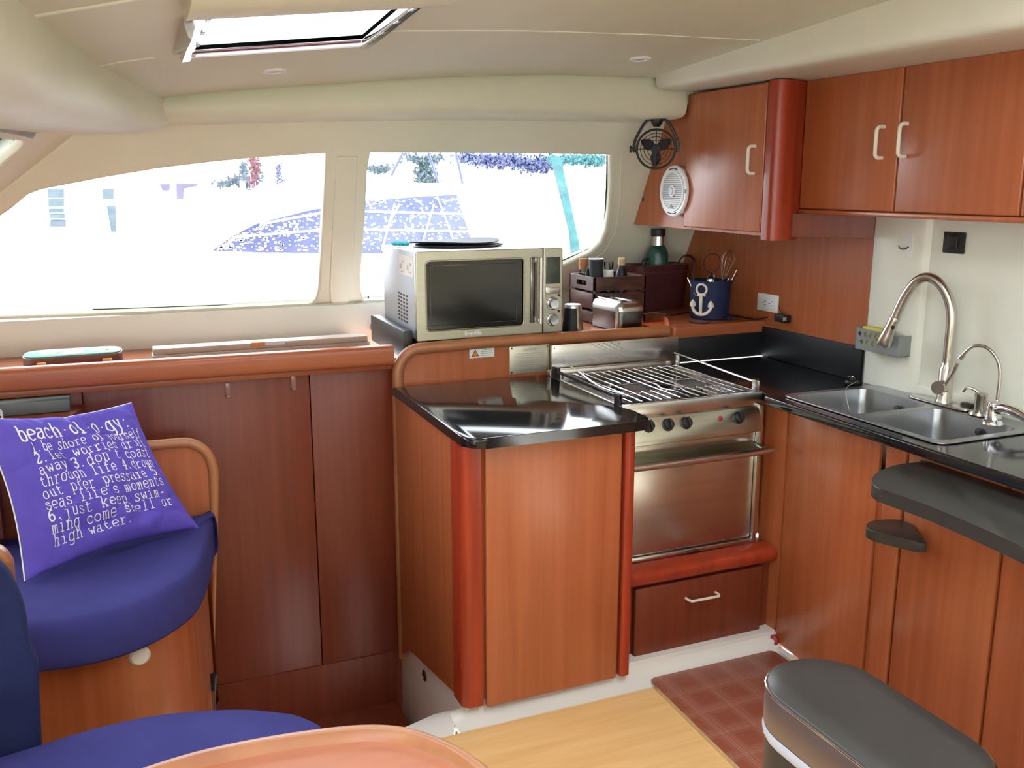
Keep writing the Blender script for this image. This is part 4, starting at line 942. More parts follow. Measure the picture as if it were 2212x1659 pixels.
# tools
def utens(name, lab, cat, px, py, y, build):
    tp = AY(px, py, y); bt = ub+V(((tp.x-ub.x)*.25, (y-ub.y)*.25, .015))
    o = thing(name, lab, cat, bt); build(bt, tp, o); return o
def whisk(bt, tp, o):
    d = (tp-bt); L = d.length; d.normalize(); s = d.cross(V((0, 1, 0))).normalized(); u = s.cross(d)
    m0 = bt+d*L*.50
    bm = B(); tube(bm, [bt, bt+d*L*.52], .007, 10); obj('whisk_grip', bm, blk, o)
    bm = B()
    for kk in range(5):
        a = math.pi*kk/5; e = s*math.cos(a)+u*math.sin(a)
        pts = smooth([m0, m0+d*L*.2+e*.018, m0+d*L*.38+e*.026, m0+d*L*.50, m0+d*L*.38-e*.026, m0+d*L*.2-e*.018, m0], 5); tube(bm, pts, .0012, 6)
    obj('whisk_wires', bm, nickel, o)
utens('whisk', 'wire balloon whisk pointing up from the navy basket', 'whisk', 1578, 540, 3.27, whisk)
def strainer(bt, tp, o):
    c_ = tp; R_ = 22*dpx; bm = B(); tube(bm, [c_+V((R_*math.cos(a), -.3*R_*math.cos(a)*0, R_*math.sin(a)*.9)) for a in [2*math.pi*i/28 for i in range(28)]], .0016, 6, closed=True); obj('strainer_ring', bm, blk2, o)
    bm = B(); tube(bm, [bt, c_-V((0, 0, R_*.9))], .0035, 8); obj('strainer_handle', bm, blk, o)
utens('strainer_hoop', 'dark wire hoop utensil leaning at the back left of the navy basket', 'strainer', 1538, 568, 3.29, strainer)
def spoon(bt, tp, o):
    d = (tp-bt).normalized(); bm = B(); tube(bm, [bt, tp-d*.04], .0025, 8); obj('spoon_stem', bm, nickel, o)
    bm = B(); c_ = tp-d*.022; Ms = axm(V((-.5, -.85, .1)), d); lathe(bm, [(.0, -.006), (.010, -.0045), (.0155, 0), (.0145, .0005), (.0095, -.0035), (0, -.005)], c_, 20, M=Ms, ell=1.45); obj('spoon_bowl', bm, chrome, o)
utens('serving_spoon', 'shiny steel serving spoon in the navy basket left of the whisk', 'spoon', 1535, 594, 3.24, spoon)
def rod(r, m): 
    def f(bt, tp, o):
        bm = B(); tube(bm, [bt, tp], r, 8); obj('tool_shaft', bm, m, o)
        bm = B(); lathe(bm, [(0, -.003), (r*1.5, 0), (0, .003)], tp, 10); obj('tool_tip', bm, m, o)
    return f
utens('steel_skewer', 'thin steel tool leaning out of the basket on the right', 'utensil', 1591, 583, 3.25, rod(.002, nickel))
utens('steel_tongs_arm', 'flat steel tool leaning far right in the navy basket', 'utensil', 1591, 592, 3.29, rod(.0026, dsteel))
utens('steel_knife_handle', 'short bright steel handle in front of the whisk', 'utensil', 1575, 601, 3.24, rod(.0028, chrome))
utens('steel_spatula_handle', 'upright steel handle left of the whisk', 'utensil', 1543, 593, 3.26, rod(.0022, chrome))
utens('green_straw', 'thin green stick at the left side of the navy basket', 'stick', 1494, 588, 3.27, rod(.0016, green))
utens('bent_steel_rod', 'silver rod poking out far left of the navy basket', 'utensil', 1485, 599, 3.25, rod(.0018, chrome))
bm = B(); lathe(bm, [(.052, 0), (.056, .003), (.052, .006), (0, .006)], (ub.x-.03, 3.20, 1.0503), 30); 
bm.free()
bm = B(); box(bm, (2.30, 3.165, 1.0503), (2.345, 3.19, 1.060), .004); tag(obj('dark_pouch', bm, blk2), 'little dark pouch lying right of the navy basket', 'pouch')
bm = B(); lathe(bm, [(.040, 0), (.043, .002), (.043, .005), (0, .006)], (2.165, 3.165, 1.0503), 30); tag(obj('round_coaster', bm, maroon), 'round dark red coaster in front of the navy basket', 'coaster')
cab = smooth([V((1.90, 3.26, 1.07)), V((1.98, 3.27, 1.085)), V((2.06, 3.28, 1.080)), V((2.16, 3.36, 1.0545)), V((2.28, 3.40, 1.0545)), V((2.38, 3.30, 1.0545)), V((2.40, 3.14, 1.0545)), V((2.395, 3.09, 1.06)), V((2.42, 3.06, 1.07))], 6)
bm = B(); tube(bm, cab, .003, 8); tag(obj('power_cord', bm, blk), 'black mains cord running from the toaster to the wall outlet', 'cord')
# wall outlet
a = AX(1638, 632, 2.437); b = AX(1680, 676, 2.437)
t = thing('wall_outlet', 'white double wall outlet on the cherry wall above the corner shelf', 'outlet', (2.437, (a.y+b.y)/2, 1.09))
bm = B(); box(bm, (2.434, b.y, 1.090), (2.4402, a.y, 1.160), .002); obj('cover_plate', bm, wht, t)
bm = B(); box(bm, (2.4325, b.y+.022, 1.105), (2.4345, a.y-.022, 1.142), .001); oi = obj('socket_insert', bm, whp, t)
bm = B()
for dy in (.018, -.022):
    yc = (a.y+b.y)/2+dy
    for ddy, dz, hh in ((-.006, .008, .0035), (-.006, -.008, .0035), (.006, 0, .003)): box(bm, (2.4318, yc+ddy-.004, 1.1235+dz-.0015), (2.4326, yc+ddy+.004, 1.1235+dz+.0015))
obj('socket_slots', bm, blk, oi)
c_ = AX(1691, 680, 2.42)
t = thing('black_plug_adapter', 'black plug adapter beside the white outlet', 'adapter', c_)
bm = B(); box(bm, (2.40, c_.y-.03, 1.062), (2.439, c_.y+.03, 1.093), .006, 3); obj('adapter_body', bm, blk, t)
bm = B(); box(bm, (2.398, c_.y-.033, 1.072), (2.412, c_.y-.0295, 1.086), .001); obj('adapter_label', bm, beigec, t)
bm = B(); tube(bm, smooth([V((2.43, c_.y+.01, 1.093)), V((2.425, c_.y+.025, 1.105)), V((2.432, c_.y+.04, 1.122))], 4), .0015, 6); obj('adapter_wire', bm, blk, t)

# ------------------------------------------------------------------ LEDGE ITEMS
lz = .9855
# rounded case with teal inlay lid
a = AY(45, 775, 3.25); b = AY(265, 765, 3.25); xm = (a.x+b.x)/2; hw = (b.x-a.x)/2
t = thing('inlaid_games_case', 'rounded brown case with teal and gold inlaid lid on the left ledge', 'case', (xm, 3.31, lz))
zt = AY(150, 768, 3.25).z
ot = rpoly([(xm-hw, 3.25), (xm+hw, 3.25), (xm+hw, 3.40), (xm-hw, 3.40)], .06, 8)
bm = B(); prism(bm, ot, 'z', lz, zt-.004, .003); obj('case_body', bm, browncase, t, ang=50)
i2 = rpoly([(xm-hw+.004, 3.254), (xm+hw-.004, 3.254), (xm+hw-.004, 3.396), (xm-hw+.004, 3.396)], .058, 8)
bm = B(); prism(bm, i2, 'z', zt-.004, zt, .001); ld_ = obj('inlaid_lid', bm, teal, t, ang=50)
for dx in (-.5, .5):
    bm = B(); lathe(bm, [(.03, 0), (.028, .001), (0, .001)], (xm+hw*dx, 3.325, zt), 5); lathe(bm, [(.016, .001), (0, .002)], (xm+hw*dx+.02, 3.33, zt), 6); obj('gold_inlay', bm, corkl, ld_)
bm = B(); box(bm, (xm-.03, 3.27, zt), (xm+.03, 3.38, zt+.0008)); obj('dark_inlay', bm, browncase, ld_)
for dx in (-.62, .68):
    bm = B(); box(bm, (xm+hw*dx-.014, 3.2465, zt-.030), (xm+hw*dx+.014, 3.251, zt-.016), .001); box(bm, (xm+hw*dx-.010, 3.245, zt-.044), (xm+hw*dx+.010, 3.251, zt-.032), .001); obj('brass_clasp', bm, brass, t)
# long carton
a = AY(327, 745, 3.42); b = AY(798, 722, 3.42)
t = thing('long_flat_carton', 'long flat beige carton lying on the ledge below the window', 'box', ((a.x+b.x)/2, 3.45, lz))
bm = B(); box(bm, (a.x, 3.42, lz), (b.x, 3.50, lz+.03), .002); box(bm, (a.x+.004, 3.43, lz+.03), (b.x-.004, 3.505, lz+.052), .004); obj('carton_body', bm, beigec, t)
c1_ = AY(543, 735, 3.43).x; c2_ = AY(570, 735, 3.43).x; c3_ = AY(615, 735, 3.43).x
bm = B(); box(bm, (c1_-.003, 3.428, lz+.038), (c2_, 3.4305, lz+.0535)); box(bm, (c1_, 3.43, lz+.0515), (c2_+.004, 3.46, lz+.0535)); obj('orange_label', bm, tape, t)
bm = B(); box(bm, (c2_+.006, 3.428, lz+.040), (c3_, 3.4305, lz+.053)); obj('clear_tape', bm, paper, t)
# clear strips on the bulkhead
for i, px in enumerate((492, 634)):
    p = AY(px, 840-(i*16), 3.157); bm = B(); box(bm, (p.x-.008, 3.1545, p.z-.03), (p.x+.008, 3.1595, p.z+.02), .002); box(bm, (p.x-.006, 3.150, p.z-.03), (p.x+.006, 3.155, p.z-.02), .002)
    tag(obj('clear_adhesive_hook', bm, pmat('clear grey plastic', (.30, .16, .13), .2)), ['clear plastic hook strip on the bulkhead, left one under the ledge', 'clear plastic hook strip on the bulkhead, nearest the plank seam'][i], 'hook')

# nav console under the ledge at far left
p = AY(190, 868, 3.02)
t = thing('console_cabinet', 'cherry console top with slanted end under the ledge at far left', 'cabinet', (-.4, 3.0, .5))
tp_ = [AZp(x, y, .925) for x, y in [(0, 893), (183, 858), (138, 925)]]
q1 = AZp(182, 862, .925); q2 = AZp(130, 905, .925)
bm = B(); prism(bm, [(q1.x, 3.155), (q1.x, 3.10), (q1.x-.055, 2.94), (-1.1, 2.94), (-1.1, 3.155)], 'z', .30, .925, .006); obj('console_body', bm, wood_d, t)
p = AZp(80, 880, .926)
bm = B(); box(bm, (-.62, 3.06, .926), (-.15, 3.152, .963), .003); tag(obj('grey_flat_case', bm, greyb), 'grey green flat case tucked under the ledge rail', 'case')
bm = B(); c_ = V((-.345, 3.04, .94))
pts = [c_+V((.017*math.cos(a)+.0, -.012, .017*math.sin(a)-a*.0012+.004)) for a in [i*.5 for i in range(28)]]
tube(bm, pts, .0022, 6); tag(obj('white_coiled_cable', bm, whp), 'white coiled cable at the far left edge beside the grey case', 'cable')

# ------------------------------------------------------------------ HELM SEAT (with violet pillow)
t = thing('dinette_settee', 'blue rounded corner seat with cherry back panel and curved base', 'seat', (-.2, 2.7, 0))
def seat_outline(r, front, x1, x0, n=22):
    pts = [(x0, 2.85), (x0, front+.12)]
    return pts
top_px = [(462, 1122), (460, 1170), (448, 1225), (425, 1275), (388, 1308), (330, 1342), (250, 1373), (160, 1393), (90, 1402)]
bp = [AZp(x, y, .545) for x, y in top_px]
fr_ = smooth([V((p.x, p.y, 0)) for p in bp], 4)
ol = [(p.x, p.y) for p in fr_]; xl = ol[-1][0]; yl_ = ol[-1][1]
ol = [(ol[0][0]-.012, 2.90), (ol[0][0]-.003, 2.87)]+ol+[(xl-.12, yl_+.005), (xl-.26, yl_+.05), (xl-.36, yl_+.2), (xl-.38, 2.90)]
cc = V((sum(p[0] for p in ol)/len(ol), sum(p[1] for p in ol)/len(ol), 0))
def sc(s, z): return [V((cc.x+(a_-cc.x)*s, min(2.895, cc.y+(b_-cc.y)*s), z)) for a_, b_ in ol]
bm = B(); R = loft(bm, [sc(.95, .484), sc(.982, .486), sc(.995, .493), sc(1.0, .512), sc(1.0, .565), sc(.992, .588), sc(.97, .603), (sc(.92, .611)), sc(.6, .615), sc(.02, .616)], True); bm.faces.new(R[0][::-1]); bm.faces.new(R[-1])
obj('seat_cushion', bm, navy, t, 'round-edged dark blue cushion', ang=70)
# back panel with bent trim
z1_ = .835; xr = .232
xe = lambda z: .243-(.75-z)*.063
bo = rpoly([(-.75, -.3), (xe(-.3)-.004, -.3), (xr, z1_), (-.75, z1_)], [0, 0, .085, 0], 8)
bm = B(); prism(bm, bo, 'y', 2.905, 2.93); obj('back_panel', bm, wood_v, t)
tp = [V((xe(-.3)-.006, 2.902, -.3)), V((xe(.2)-.006, 2.902, .2)), V((xe(.6)-.003, 2.902, .60)), V((xr+.006, 2.902, z1_-.10))]+[V((xr+.002-.085*(1-math.cos(a)), 2.902, z1_-.085+.085*math.sin(a))) for a in [math.radians(k) for k in range(10, 91, 10)]]+[V((-.1, 2.902, z1_+.003)), V((-.75, 2.902, z1_))]
bm = B(); tube(bm, tp, [.004, .005, .0125]+[.0155]*(len(tp)-3), 12); obj('panel_trim', bm, wood_trim, t, ang=60)
bm = B(); R = loft(bm, [[V((cc.x+(a_-cc.x)*.86, min(2.905, cc.y+.03+(b_-cc.y)*.86), z)) for a_, b_ in ol] for z in (.002, .488)], True); bm.faces.new(R[0][::-1]); bm.faces.new(R[-1]); obj('curved_base', bm, wood_v, t, ang=50)
p = AZp(300, 1412, .45); 
bp_ = None
bm = B(); 
bq = [(cc.x+(a_-cc.x)*.86, min(2.905, cc.y+.03+(b_-cc.y)*.86)) for a_, b_ in ol[4:-4]]
kx, ky = min(bq, key=lambda q: abs(q[0]-AY(302, 1414, q[1]).x)); kz = AY(302, 1414, ky).z; ky -= .002
lathe(bm, [(.026, 0), (.026, .006), (.020, .012), (0, .013)], (kx, ky, kz), 20, M=axm((.15, -.95, 0))); obj('latch_knob', bm, ivory, t, 'cream round latch knob')
# gas strut
p1 = AY(461, 1470, 2.72); p2 = AY(464, 1575, 2.72)
t = thing('gas_strut', 'silver gas strut with black end at the foot of the seat panel', 'strut', p2)
bm = B(); tube(bm, [p1+V((0, 0, -.02)), p2], .006, 10); obj('strut_rod', bm, nickel, t)
bm = B(); tube(bm, [p1+V((.004, .0, .02)), p1, p1+V((-.002, 0, -.03))], [.010, .012, .010], 12); tube(bm, [p1+V((.004, 0, .012)), p1+V((-.03, .02, .012))], .007, 8); obj('strut_end', bm, blk, t)

# pillow
TL, TR, BR, BL = AY(-45, 903, 2.74), AY(285, 870, 2.80), AY(430, 1140, 2.74), AY(56, 1254, 2.50)
def Pbase(u, v):
    # u to the right, v upward
    bow = .022
    l = BL.lerp(TL, v); r = BR.lerp(TR, v)
    ex = (BR-BL).normalized(); ey = (TL-BL).normalized()
    p = l.lerp(r, u)
    p += ex*(bow*math.sin(math.pi*v)*(1-2*u)*abs(1-2*u)**1.5)+ey*(bow*math.sin(math.pi*u)*(1-2*v)*abs(1-2*v)**1.5)
    return p
PNn = (BR-BL).cross(TL-BL).normalized()
if PNn.dot(CAM-BL) < 0: PNn = -PNn
def puff(u, v, s=1):
    e = (max(0, 4*u*(1-u))**.55)*(max(0, 4*v*(1-v))**.55)
    w_ = noise.noise(V((u*5.5+2*v, v*3.2-u*2, .3*s+1.7)))*.020+noise.noise(V((u*11+v*4, v*9-u*6, 3.1)))*.009
    cr_ = -.010*math.exp(-((u-.47-.05*v)/.035)**2)*max(0, v-.55)*2
    rg = noise.noise(V((u*3.4+v*1.5, v*4.6-u*3.0, 7.7))); w_ -= .007*math.exp(-(rg/.08)**2)+.0025*math.exp(-((noise.noise(V((u*6+5, v*7+u*3, 2.2))))/.08)**2)
    return e*(.074)+w_*min(1, e*1.5)+cr_
def Ps(u, v, s=1, o=0): return Pbase(u, v)+PNn*((puff(u, v, s) if s > 0 else -puff(u, v, -1))+o)
t = thing('scatter_pillow', 'violet scatter pillow with white typed beach saying on the blue corner seat', 'pillow', (BL+BR)/2)
bm = B(); n = 84
F = [[bm.verts.new(Ps(i/n, j/n)) for i in range(n+1)] for j in range(n+1)]
G = [[F[j][i] if i in (0, n) or j in (0, n) else bm.verts.new(Ps(i/n, j/n, -1)) for i in range(n+1)] for j in range(n+1)]
for j in range(n):
    for i in range(n):
        bm.faces.new((F[j][i], F[j][i+1], F[j+1][i+1], F[j+1][i])); bm.faces.new((G[j][i], G[j+1][i], G[j+1][i+1], G[j][i+1]))
obj('pillow_cover', bm, purple, t, ang=80)
bm = B(); tube(bm, [Ps(0, j/40, 1, 0)-PNn*.004+V((-.001, 0, 0)) for j in range(41)], .0022, 6); tube(bm, [Ps(i/40, 1, 1, 0)-PNn*.003+V((0, 0, .001)) for i in range(41)], .0016, 6); obj('white_back_seam', bm, ink, t, 'thin white edge of the back cloth')
GL = {
 'a': [[(.6, 3.3), (1.2, 3.9), (2.4, 4), (3, 3.3), (3, .6), (3.3, 0), (3.9, 0)], [(3, 2.4), (1.3, 2.3), (.4, 1.6), (.4, .6), (1.2, 0), (2.3, .2), (3, 1)]],
 'b': [[(0, 6), (.8, 6), (.8, 0)], [(.8, 3), (1.6, 4), (2.8, 4), (3.7, 3), (3.7, 1), (2.8, 0), (1.6, 0), (.8, 1)]],
 'c': [[(3.5, 3), (3.5, 4)], [(3.5, 3.2), (2.4, 4), (1.2, 3.8), (.4, 2.8), (.4, 1.2), (1.2, .2), (2.4, 0), (3.6, .8)]],
 'd': [[(2.4, 6), (3.2, 6), (3.2, 0), (4, 0)], [(3.2, 3), (2.4, 4), (1.2, 4), (.3, 3), (.3, 1), (1.2, 0), (2.4, 0), (3.2, 1)]],
 'e': [[(.4, 2.1), (3.7, 2.1), (3.5, 3.2), (2.6, 4), (1.4, 4), (.5, 3.1), (.4, 1.2), (1.2, .2), (2.4, 0), (3.6, .6)]],
 'f': [[(.5, 4), (3, 4)], [(1.5, 0), (1.5, 5), (2.2, 6), (3.3, 6), (3.6, 5.4)], [(.5, 0), (2.8, 0)]],
 'g': [[(3.9, 4), (3.2, 4), (3.2, -1), (2.4, -2), (1, -2), (.5, -1.5)], [(3.2, 3), (2.4, 4), (1.2, 4), (.3, 3), (.3, 1), (1.2, 0), (2.4, 0), (3.2, 1)]],
 'h': [[(0, 6), (.8, 6), (.8, 0)], [(.8, 3), (1.8, 4), (2.8, 4), (3.3, 3.2), (3.3, 0)], [(0, 0), (1.6, 0)], [(2.6, 0), (4, 0)]],
 'i': [[(.8, 4), (2, 4), (2, 0)], [(.6, 0), (3.4, 0)], [(2, 5.2), (2, 5.9)]],
 'j': [[(1, 4), (2.4, 4), (2.4, -1), (1.6, -2), (.4, -2)], [(2.4, 5.2), (2.4, 5.9)]],
 'k': [[(0, 6), (.8, 6), (.8, 0)], [(3.4, 4), (.8, 1.6)], [(1.7, 2.3), (3.4, 0)], [(0, 0), (1.6, 0)], [(2.6, 0), (4, 0)], [(2.6, 4), (4, 4)]],
 'l': [[(.8, 6), (2, 6), (2, 0)], [(.6, 0), (3.4, 0)]],
 'm': [[(0, 4), (.6, 4), (.6, 0)], [(.6, 3.2), (1.3, 4), (2, 3.6), (2, 0)], [(2, 3.2), (2.8, 4), (3.5, 3.6), (3.5, 0)], [(0, 0), (1.1, 0)], [(1.6, 0), (2.5, 0)], [(3.1, 0), (4.1, 0)]],
 'n': [[(0, 4), (.8, 4), (.8, 0)], [(.8, 3), (1.8, 4), (2.8, 4), (3.3, 3.2), (3.3, 0)], [(0, 0), (1.6, 0)], [(2.6, 0), (4, 0)]],
 'o': [[(2, 0), (.8, .5), (.3, 2), (.8, 3.5), (2, 4), (3.2, 3.5), (3.7, 2), (3.2, .5), (2, 0)]],
 'p': [[(0, 4), (.8, 4), (.8, -2)], [(0, -2), (1.8, -2)], [(.8, 3), (1.6, 4), (2.8, 4), (3.7, 3), (3.7, 1), (2.8, 0), (1.6, 0), (.8, 1)]],
 'r': [[(.2, 4), (1.3, 4), (1.3, 0)], [(.2, 0), (2.6, 0)], [(1.3, 2.6), (2.2, 3.8), (3.2, 4), (3.7, 3.4)]],
 's': [[(3.3, 4), (3.3, 3)], [(3.2, 3.4), (2.2, 4), (1, 3.8), (.7, 3), (1.4, 2.3), (2.8, 1.8), (3.5, 1), (2.8, .1), (1.6, 0), (.6, .6)], [(.5, 0), (.5, 1.1)]],
 't': [[(1.4, 5.4), (1.4, .8), (2, 0), (3, 0), (3.5, .6)], [(.4, 4), (3.2, 4)]],
 'u': [[(0, 4), (.8, 4), (.8, .8), (1.5, 0), (2.4, 0), (3.2, 1)], [(2.5, 4), (3.2, 4), (3.2, 0), (4, 0)]],
 'w': [[(.3, 4), (1.1, 0), (2, 3), (2.9, 0), (3.7, 4)], [(-.1, 4), (1, 4)], [(3, 4), (4.1, 4)]],
 'y': [[(.5, 4), (2.1, 0)], [(3.6, 4), (1.8, -1), (1, -2), (.3, -2)], [(0, 4), (1.2, 4)], [(2.9, 4), (4.1, 4)]],
 '1': [[(.8, 5), (2, 6), (2, 0)], [(.6, 0), (3.4, 0)]],
 '2': [[(.5, 4.8), (1.2, 5.8), (2.6, 6), (3.5, 5), (3.2, 3.6), (.5, .2), (3.6, .2), (3.6, 1)]],
 '3': [[(.6, 5.2), (1.4, 6), (2.8, 6), (3.5, 5), (3, 3.5), (1.8, 3.2), (3.2, 2.8), (3.7, 1.5), (2.9, .2), (1.4, 0), (.4, .8)]],
 '4': [[(2.8, 0), (2.8, 6), (.3, 1.8), (3.9, 1.8)], [(1.8, 0), (3.8, 0)]],
 '5': [[(3.4, 6), (.9, 6), (.7, 3.4), (2, 3.9), (3.3, 3.2), (3.6, 1.8), (2.8, .3), (1.5, 0), (.4, .6)]],
 '6': [[(3.3, 5.6), (2, 5.8), (.8, 4.4), (.4, 2.2), (1, .5), (2.2, 0), (3.3, .7), (3.5, 2), (2.8, 3.2), (1.6, 3.3), (.5, 2.2)]],
 '.': [[(1.2, .35), (2.1, .35)]], "'": [[(2, 6.4), (1.9, 4.4)]], ':': [[(1.5, .4), (2.4, .4)], [(1.5, 3.4), (2.4, 3.4)]], '-': [[(.9, 2.1), (3, 2.1)]], '·': [[(1.4, 2.2), (2.4, 2.2)]]}
lines = [('beach·ol·o·gy:', .150, .800, .72, .031, 0, 1), ('1.be shore of yourself', .185, .715, .73, .018, .60, 0), ('2.let worries drift', .185, .640, .73, .018, .60, 0), ("away 3.don't coast", .18, .565, .73, .018, .60, 0), ('through life 4.drown', .165, .490, .74, .018, .60, 0),
 ('out pier pressure 5.', .155, .415, .75, .018, .60, 0), ("seas life's moments", .14, .343, .75, .018, .60, 0), ('6.just keep swim-', .14, .270, .73, .018, .60, 0), ('ming come shell or', .145, .198, .75, .018, .60, 0), ('high water.', .15, .125, .45, .018, .60, 0)]
bm = B()
PW = (BR-BL).length; PH = (TL-BL).length
def ribbon(pts, hw):
    # subdivide, offset in u/v
    pp = []
    for a_, b_ in zip(pts, pts[1:]):
        L = math.hypot((b_[0]-a_[0])*PW, (b_[1]-a_[1])*PH); k_ = max(1, int(L/.0045))
        for q in range(k_): pp.append((a_[0]+(b_[0]-a_[0])*q/k_, a_[1]+(b_[1]-a_[1])*q/k_))
    pp.append(pts[-1]); prev = None
    for i, (u, v) in enumerate(pp):
        a_ = pp[max(0, i-1)]; b_ = pp[min(len(pp)-1, i+1)]; du, dv = (b_[0]-a_[0])*PW, (b_[1]-a_[1])*PH; L = math.hypot(du, dv) or 1; nx, ny = -dv/L*hw/PW, du/L*hw/PH
        A = bm.verts.new(Ps(u+nx, v+ny, 1, .0014)); C = bm.verts.new(Ps(u-nx, v-ny, 1, .0014))
        if prev: bm.faces.new((prev[0], prev[1], C, A))
        prev = (A, C)
for s, u0, v0, wd, hgt, _q, bold in lines:
    n_ = len(s); adv = wd/n_; cw = adv*.80/4; chh = hgt*2.1/6*1.0
    chh = (hgt/PH)*1.15/4
    for i, ch in enumerate(s):
        big = ch in '123456'
        for st_ in GL.get(ch, []):
            pts = [(u0+i*adv+x*cw, v0-.01+y*chh) for x, y in st_]
            if ch in "ceobdpg6532as": 
                sm = smooth([V((a_, b_, 0)) for a_, b_ in pts], 3) if len(pts) > 3 else [V((a_, b_, 0)) for a_, b_ in pts]; pts = [(q.x, q.y) for q in sm]
            ribbon(pts, .0024 if bold else (.0020 if big or ch in '.-·:' else .00125))
obj('printed_lettering', bm, ink, t, 'white typewriter lettering', ang=80)

# things behind / left of the pillow
bm = B(); prism(bm, rpoly([(2.80, .62), (2.80, .84), (2.84, .88), (2.888, .88), (2.888, .62)], [.02, .03, .02, 0, 0], 5), 'x', -.75, -.335, .02, 3)
tag(obj('seat_back_cushion', bm, pmat('dusky rose vinyl', (.20, .06, .045), .45)), 'dusky red brown cushion edge showing left of the violet pillow', 'cushion')

# ------------------------------------------------------------------ BENCH, BACKREST, TABLE (foreground)
t = thing('dinette_bench', 'blue dinette bench cushion on cherry plinth in the foreground', 'bench', (.0, 1.8, 0))
e_px = [(700, 1567), (690, 1556), (650, 1540), (600, 1533), (540, 1528), (450, 1530), (330, 1542), (200, 1570), (100, 1600)]
ep = [AZp(x, y, .445) for x, y in e_px]
sm = smooth([V((p.x, p.y, 0)) for p in ep], 4)
ol2 = [(p.x, p.y) for p in sm]
ol2 = [(ol2[0][0]+.02, 1.66), (ol2[0][0]+.018, 1.76)]+ol2+[(-.30, ol2[-1][1]-.02), (-.8, ol2[-1][1]-.06), (-.8, 1.45), (.25, 1.45), (.33, 1.52)]
c2 = V((0, 1.72, 0))
def sc2(s, z): return [V((c2.x+(a_-c2.x)*s, c2.y+(b_-c2.y)*s, z)) for a_, b_ in ol2]
bm = B(); R = loft(bm, [sc2(.94, .335), sc2(.985, .345), sc2(1.0, .37), sc2(1.0, .41), sc2(.985, .437), sc2(.95, .449), sc2(.7, .455), sc2(.1, .457)], True); bm.faces.new(R[0][::-1]); bm.faces.new(R[-1]); obj('bench_cushion', bm, navy, t, ang=70)
bm = B(); R = loft(bm, [sc2(.85, .001), sc2(.85, .337)], True); bm.faces.new(R[0][::-1]); bm.faces.new(R[-1]); obj('bench_plinth', bm, wood_v, t, ang=50)
a = AY(5, 1232, 2.04); b = AY(85, 1640, 2.04)
pr_px = [(0, 1225), (18, 1245), (40, 1290), (52, 1330), (64, 1400), (80, 1440), (84, 1520), (90, 1659)]
t = thing('bench_backrest', 'tall dark blue backrest cushion at the lower left edge', 'backrest', (-.45, 2.05, .45))
bpz = [AY(x, y, 2.04) for x, y in pr_px]; sm = smooth(bpz, 4)
side_ = [(p.x, p.z) for p in sm]+[(side_x, .35) for side_x in (bpz[-1].x+.004,)]
top = side_[0]
poly = side_+[(-.95, .35), (-.95, top[1]+.03), (top[0]-.10, top[1]+.028)]
cxp, czp = -.6, .65
bm = B(); rows = []
for y, s in ((2.032, .94), (2.034, .98), (2.045, 1.0), (2.075, 1.0), (2.09, .97), (2.094, .9)):
    rows.append([V((cxp+(a_-cxp)*s, y if s >= 1 or y > 2 else y, czp+(b_-czp)*s)) for a_, b_ in poly])
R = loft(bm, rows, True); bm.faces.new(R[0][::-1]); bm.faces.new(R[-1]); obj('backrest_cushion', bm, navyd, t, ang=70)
a = AY(8, 1165, 2.13); c_ = AY(34, 1250, 2.13)
bo = rpoly([(-1.0, .35), (c_.x, .35), (c_.x, a.z), (-1.0, a.z)], [0, 0, .06, 0], 8)
bm = B(); prism(bm, bo, 'y', 2.10, 2.14, .010, 3); obj('backrest_board', bm, wood_trim, t, 'wooden board with rounded corner')

t = thing('dinette_table', 'cherry dinette table with raised rounded rim in the foreground', 'table', (-.1, 1.0, 0))
tz = .735
tpx = [(300, 1659), (420, 1622), (560, 1592), (700, 1571), (800, 1563), (880, 1569), (950, 1590), (1010, 1620), (1062, 1659)]
tp_ = [AZp(x, y, tz+.012) for x, y in tpx]
sm = smooth([V((p.x, p.y, 0)) for p in tp_], 4); ot = [(p.x, p.y) for p in sm]
rim = [(-.9, ot[0][1]+.0)]+[(-.4, ot[0][1])]+ot+[(ot[-1][0]+.03, .95), (ot[-1][0]+.045, .75), (ot[-1][0]+.045, .25), (-.9, .25)]
bm = B(); prism(bm, rim, 'z', tz-.03, tz, .004); obj('table_top', bm, wood_t, t, ang=50)
cc_ = V((-.1, .75, 0))
def off(pl_, d):
    out = []; n_ = len(pl_)
    for i in range(n_):
        a_ = V(pl_[i-1]); b_ = V(pl_[i]); c_ = V(pl_[(i+1) % n_]); e1_ = (b_-a_).normalized(); e2_ = (c_-b_).normalized(); nn_ = V((e1_.y+e2_.y, -e1_.x-e2_.x)).normalized(); out.append((b_.x+nn_.x*d, b_.y+nn_.y*d))
    return out
sgn = 1 if (V(off(rim, .01)[6])-V((cc_.x, cc_.y))).length < (V(rim[6])-V((cc_.x, cc_.y))).length else -1
i1, i2, i3 = off(rim, sgn*.006), off(rim, sgn*.022), off(rim, sgn*.030)
bm = B(); R = loft(bm, [[V((a_, b_, tz-.032)) for a_, b_ in rim], [V((a_, b_, tz+.006)) for a_, b_ in off(rim, -sgn*.002)], [V((a_, b_, tz+.014)) for a_, b_ in i1], [V((a_, b_, tz+.013)) for a_, b_ in i2], [V((a_, b_, tz+.0015)) for a_, b_ in i3], [V((a_, b_, tz-.0005)) for a_, b_ in off(rim, sgn*.032)]], True); obj('raised_rim', bm, wood_trim, t, 'lighter raised rim', ang=60)
bm = B(); lathe(bm, [(.16, 0.001), (.15, .02), (.05, .04), (.045, tz-.06), (.12, tz-.03)], (-.1, .85, 0), 28); obj('pedestal', bm, nickel, t)

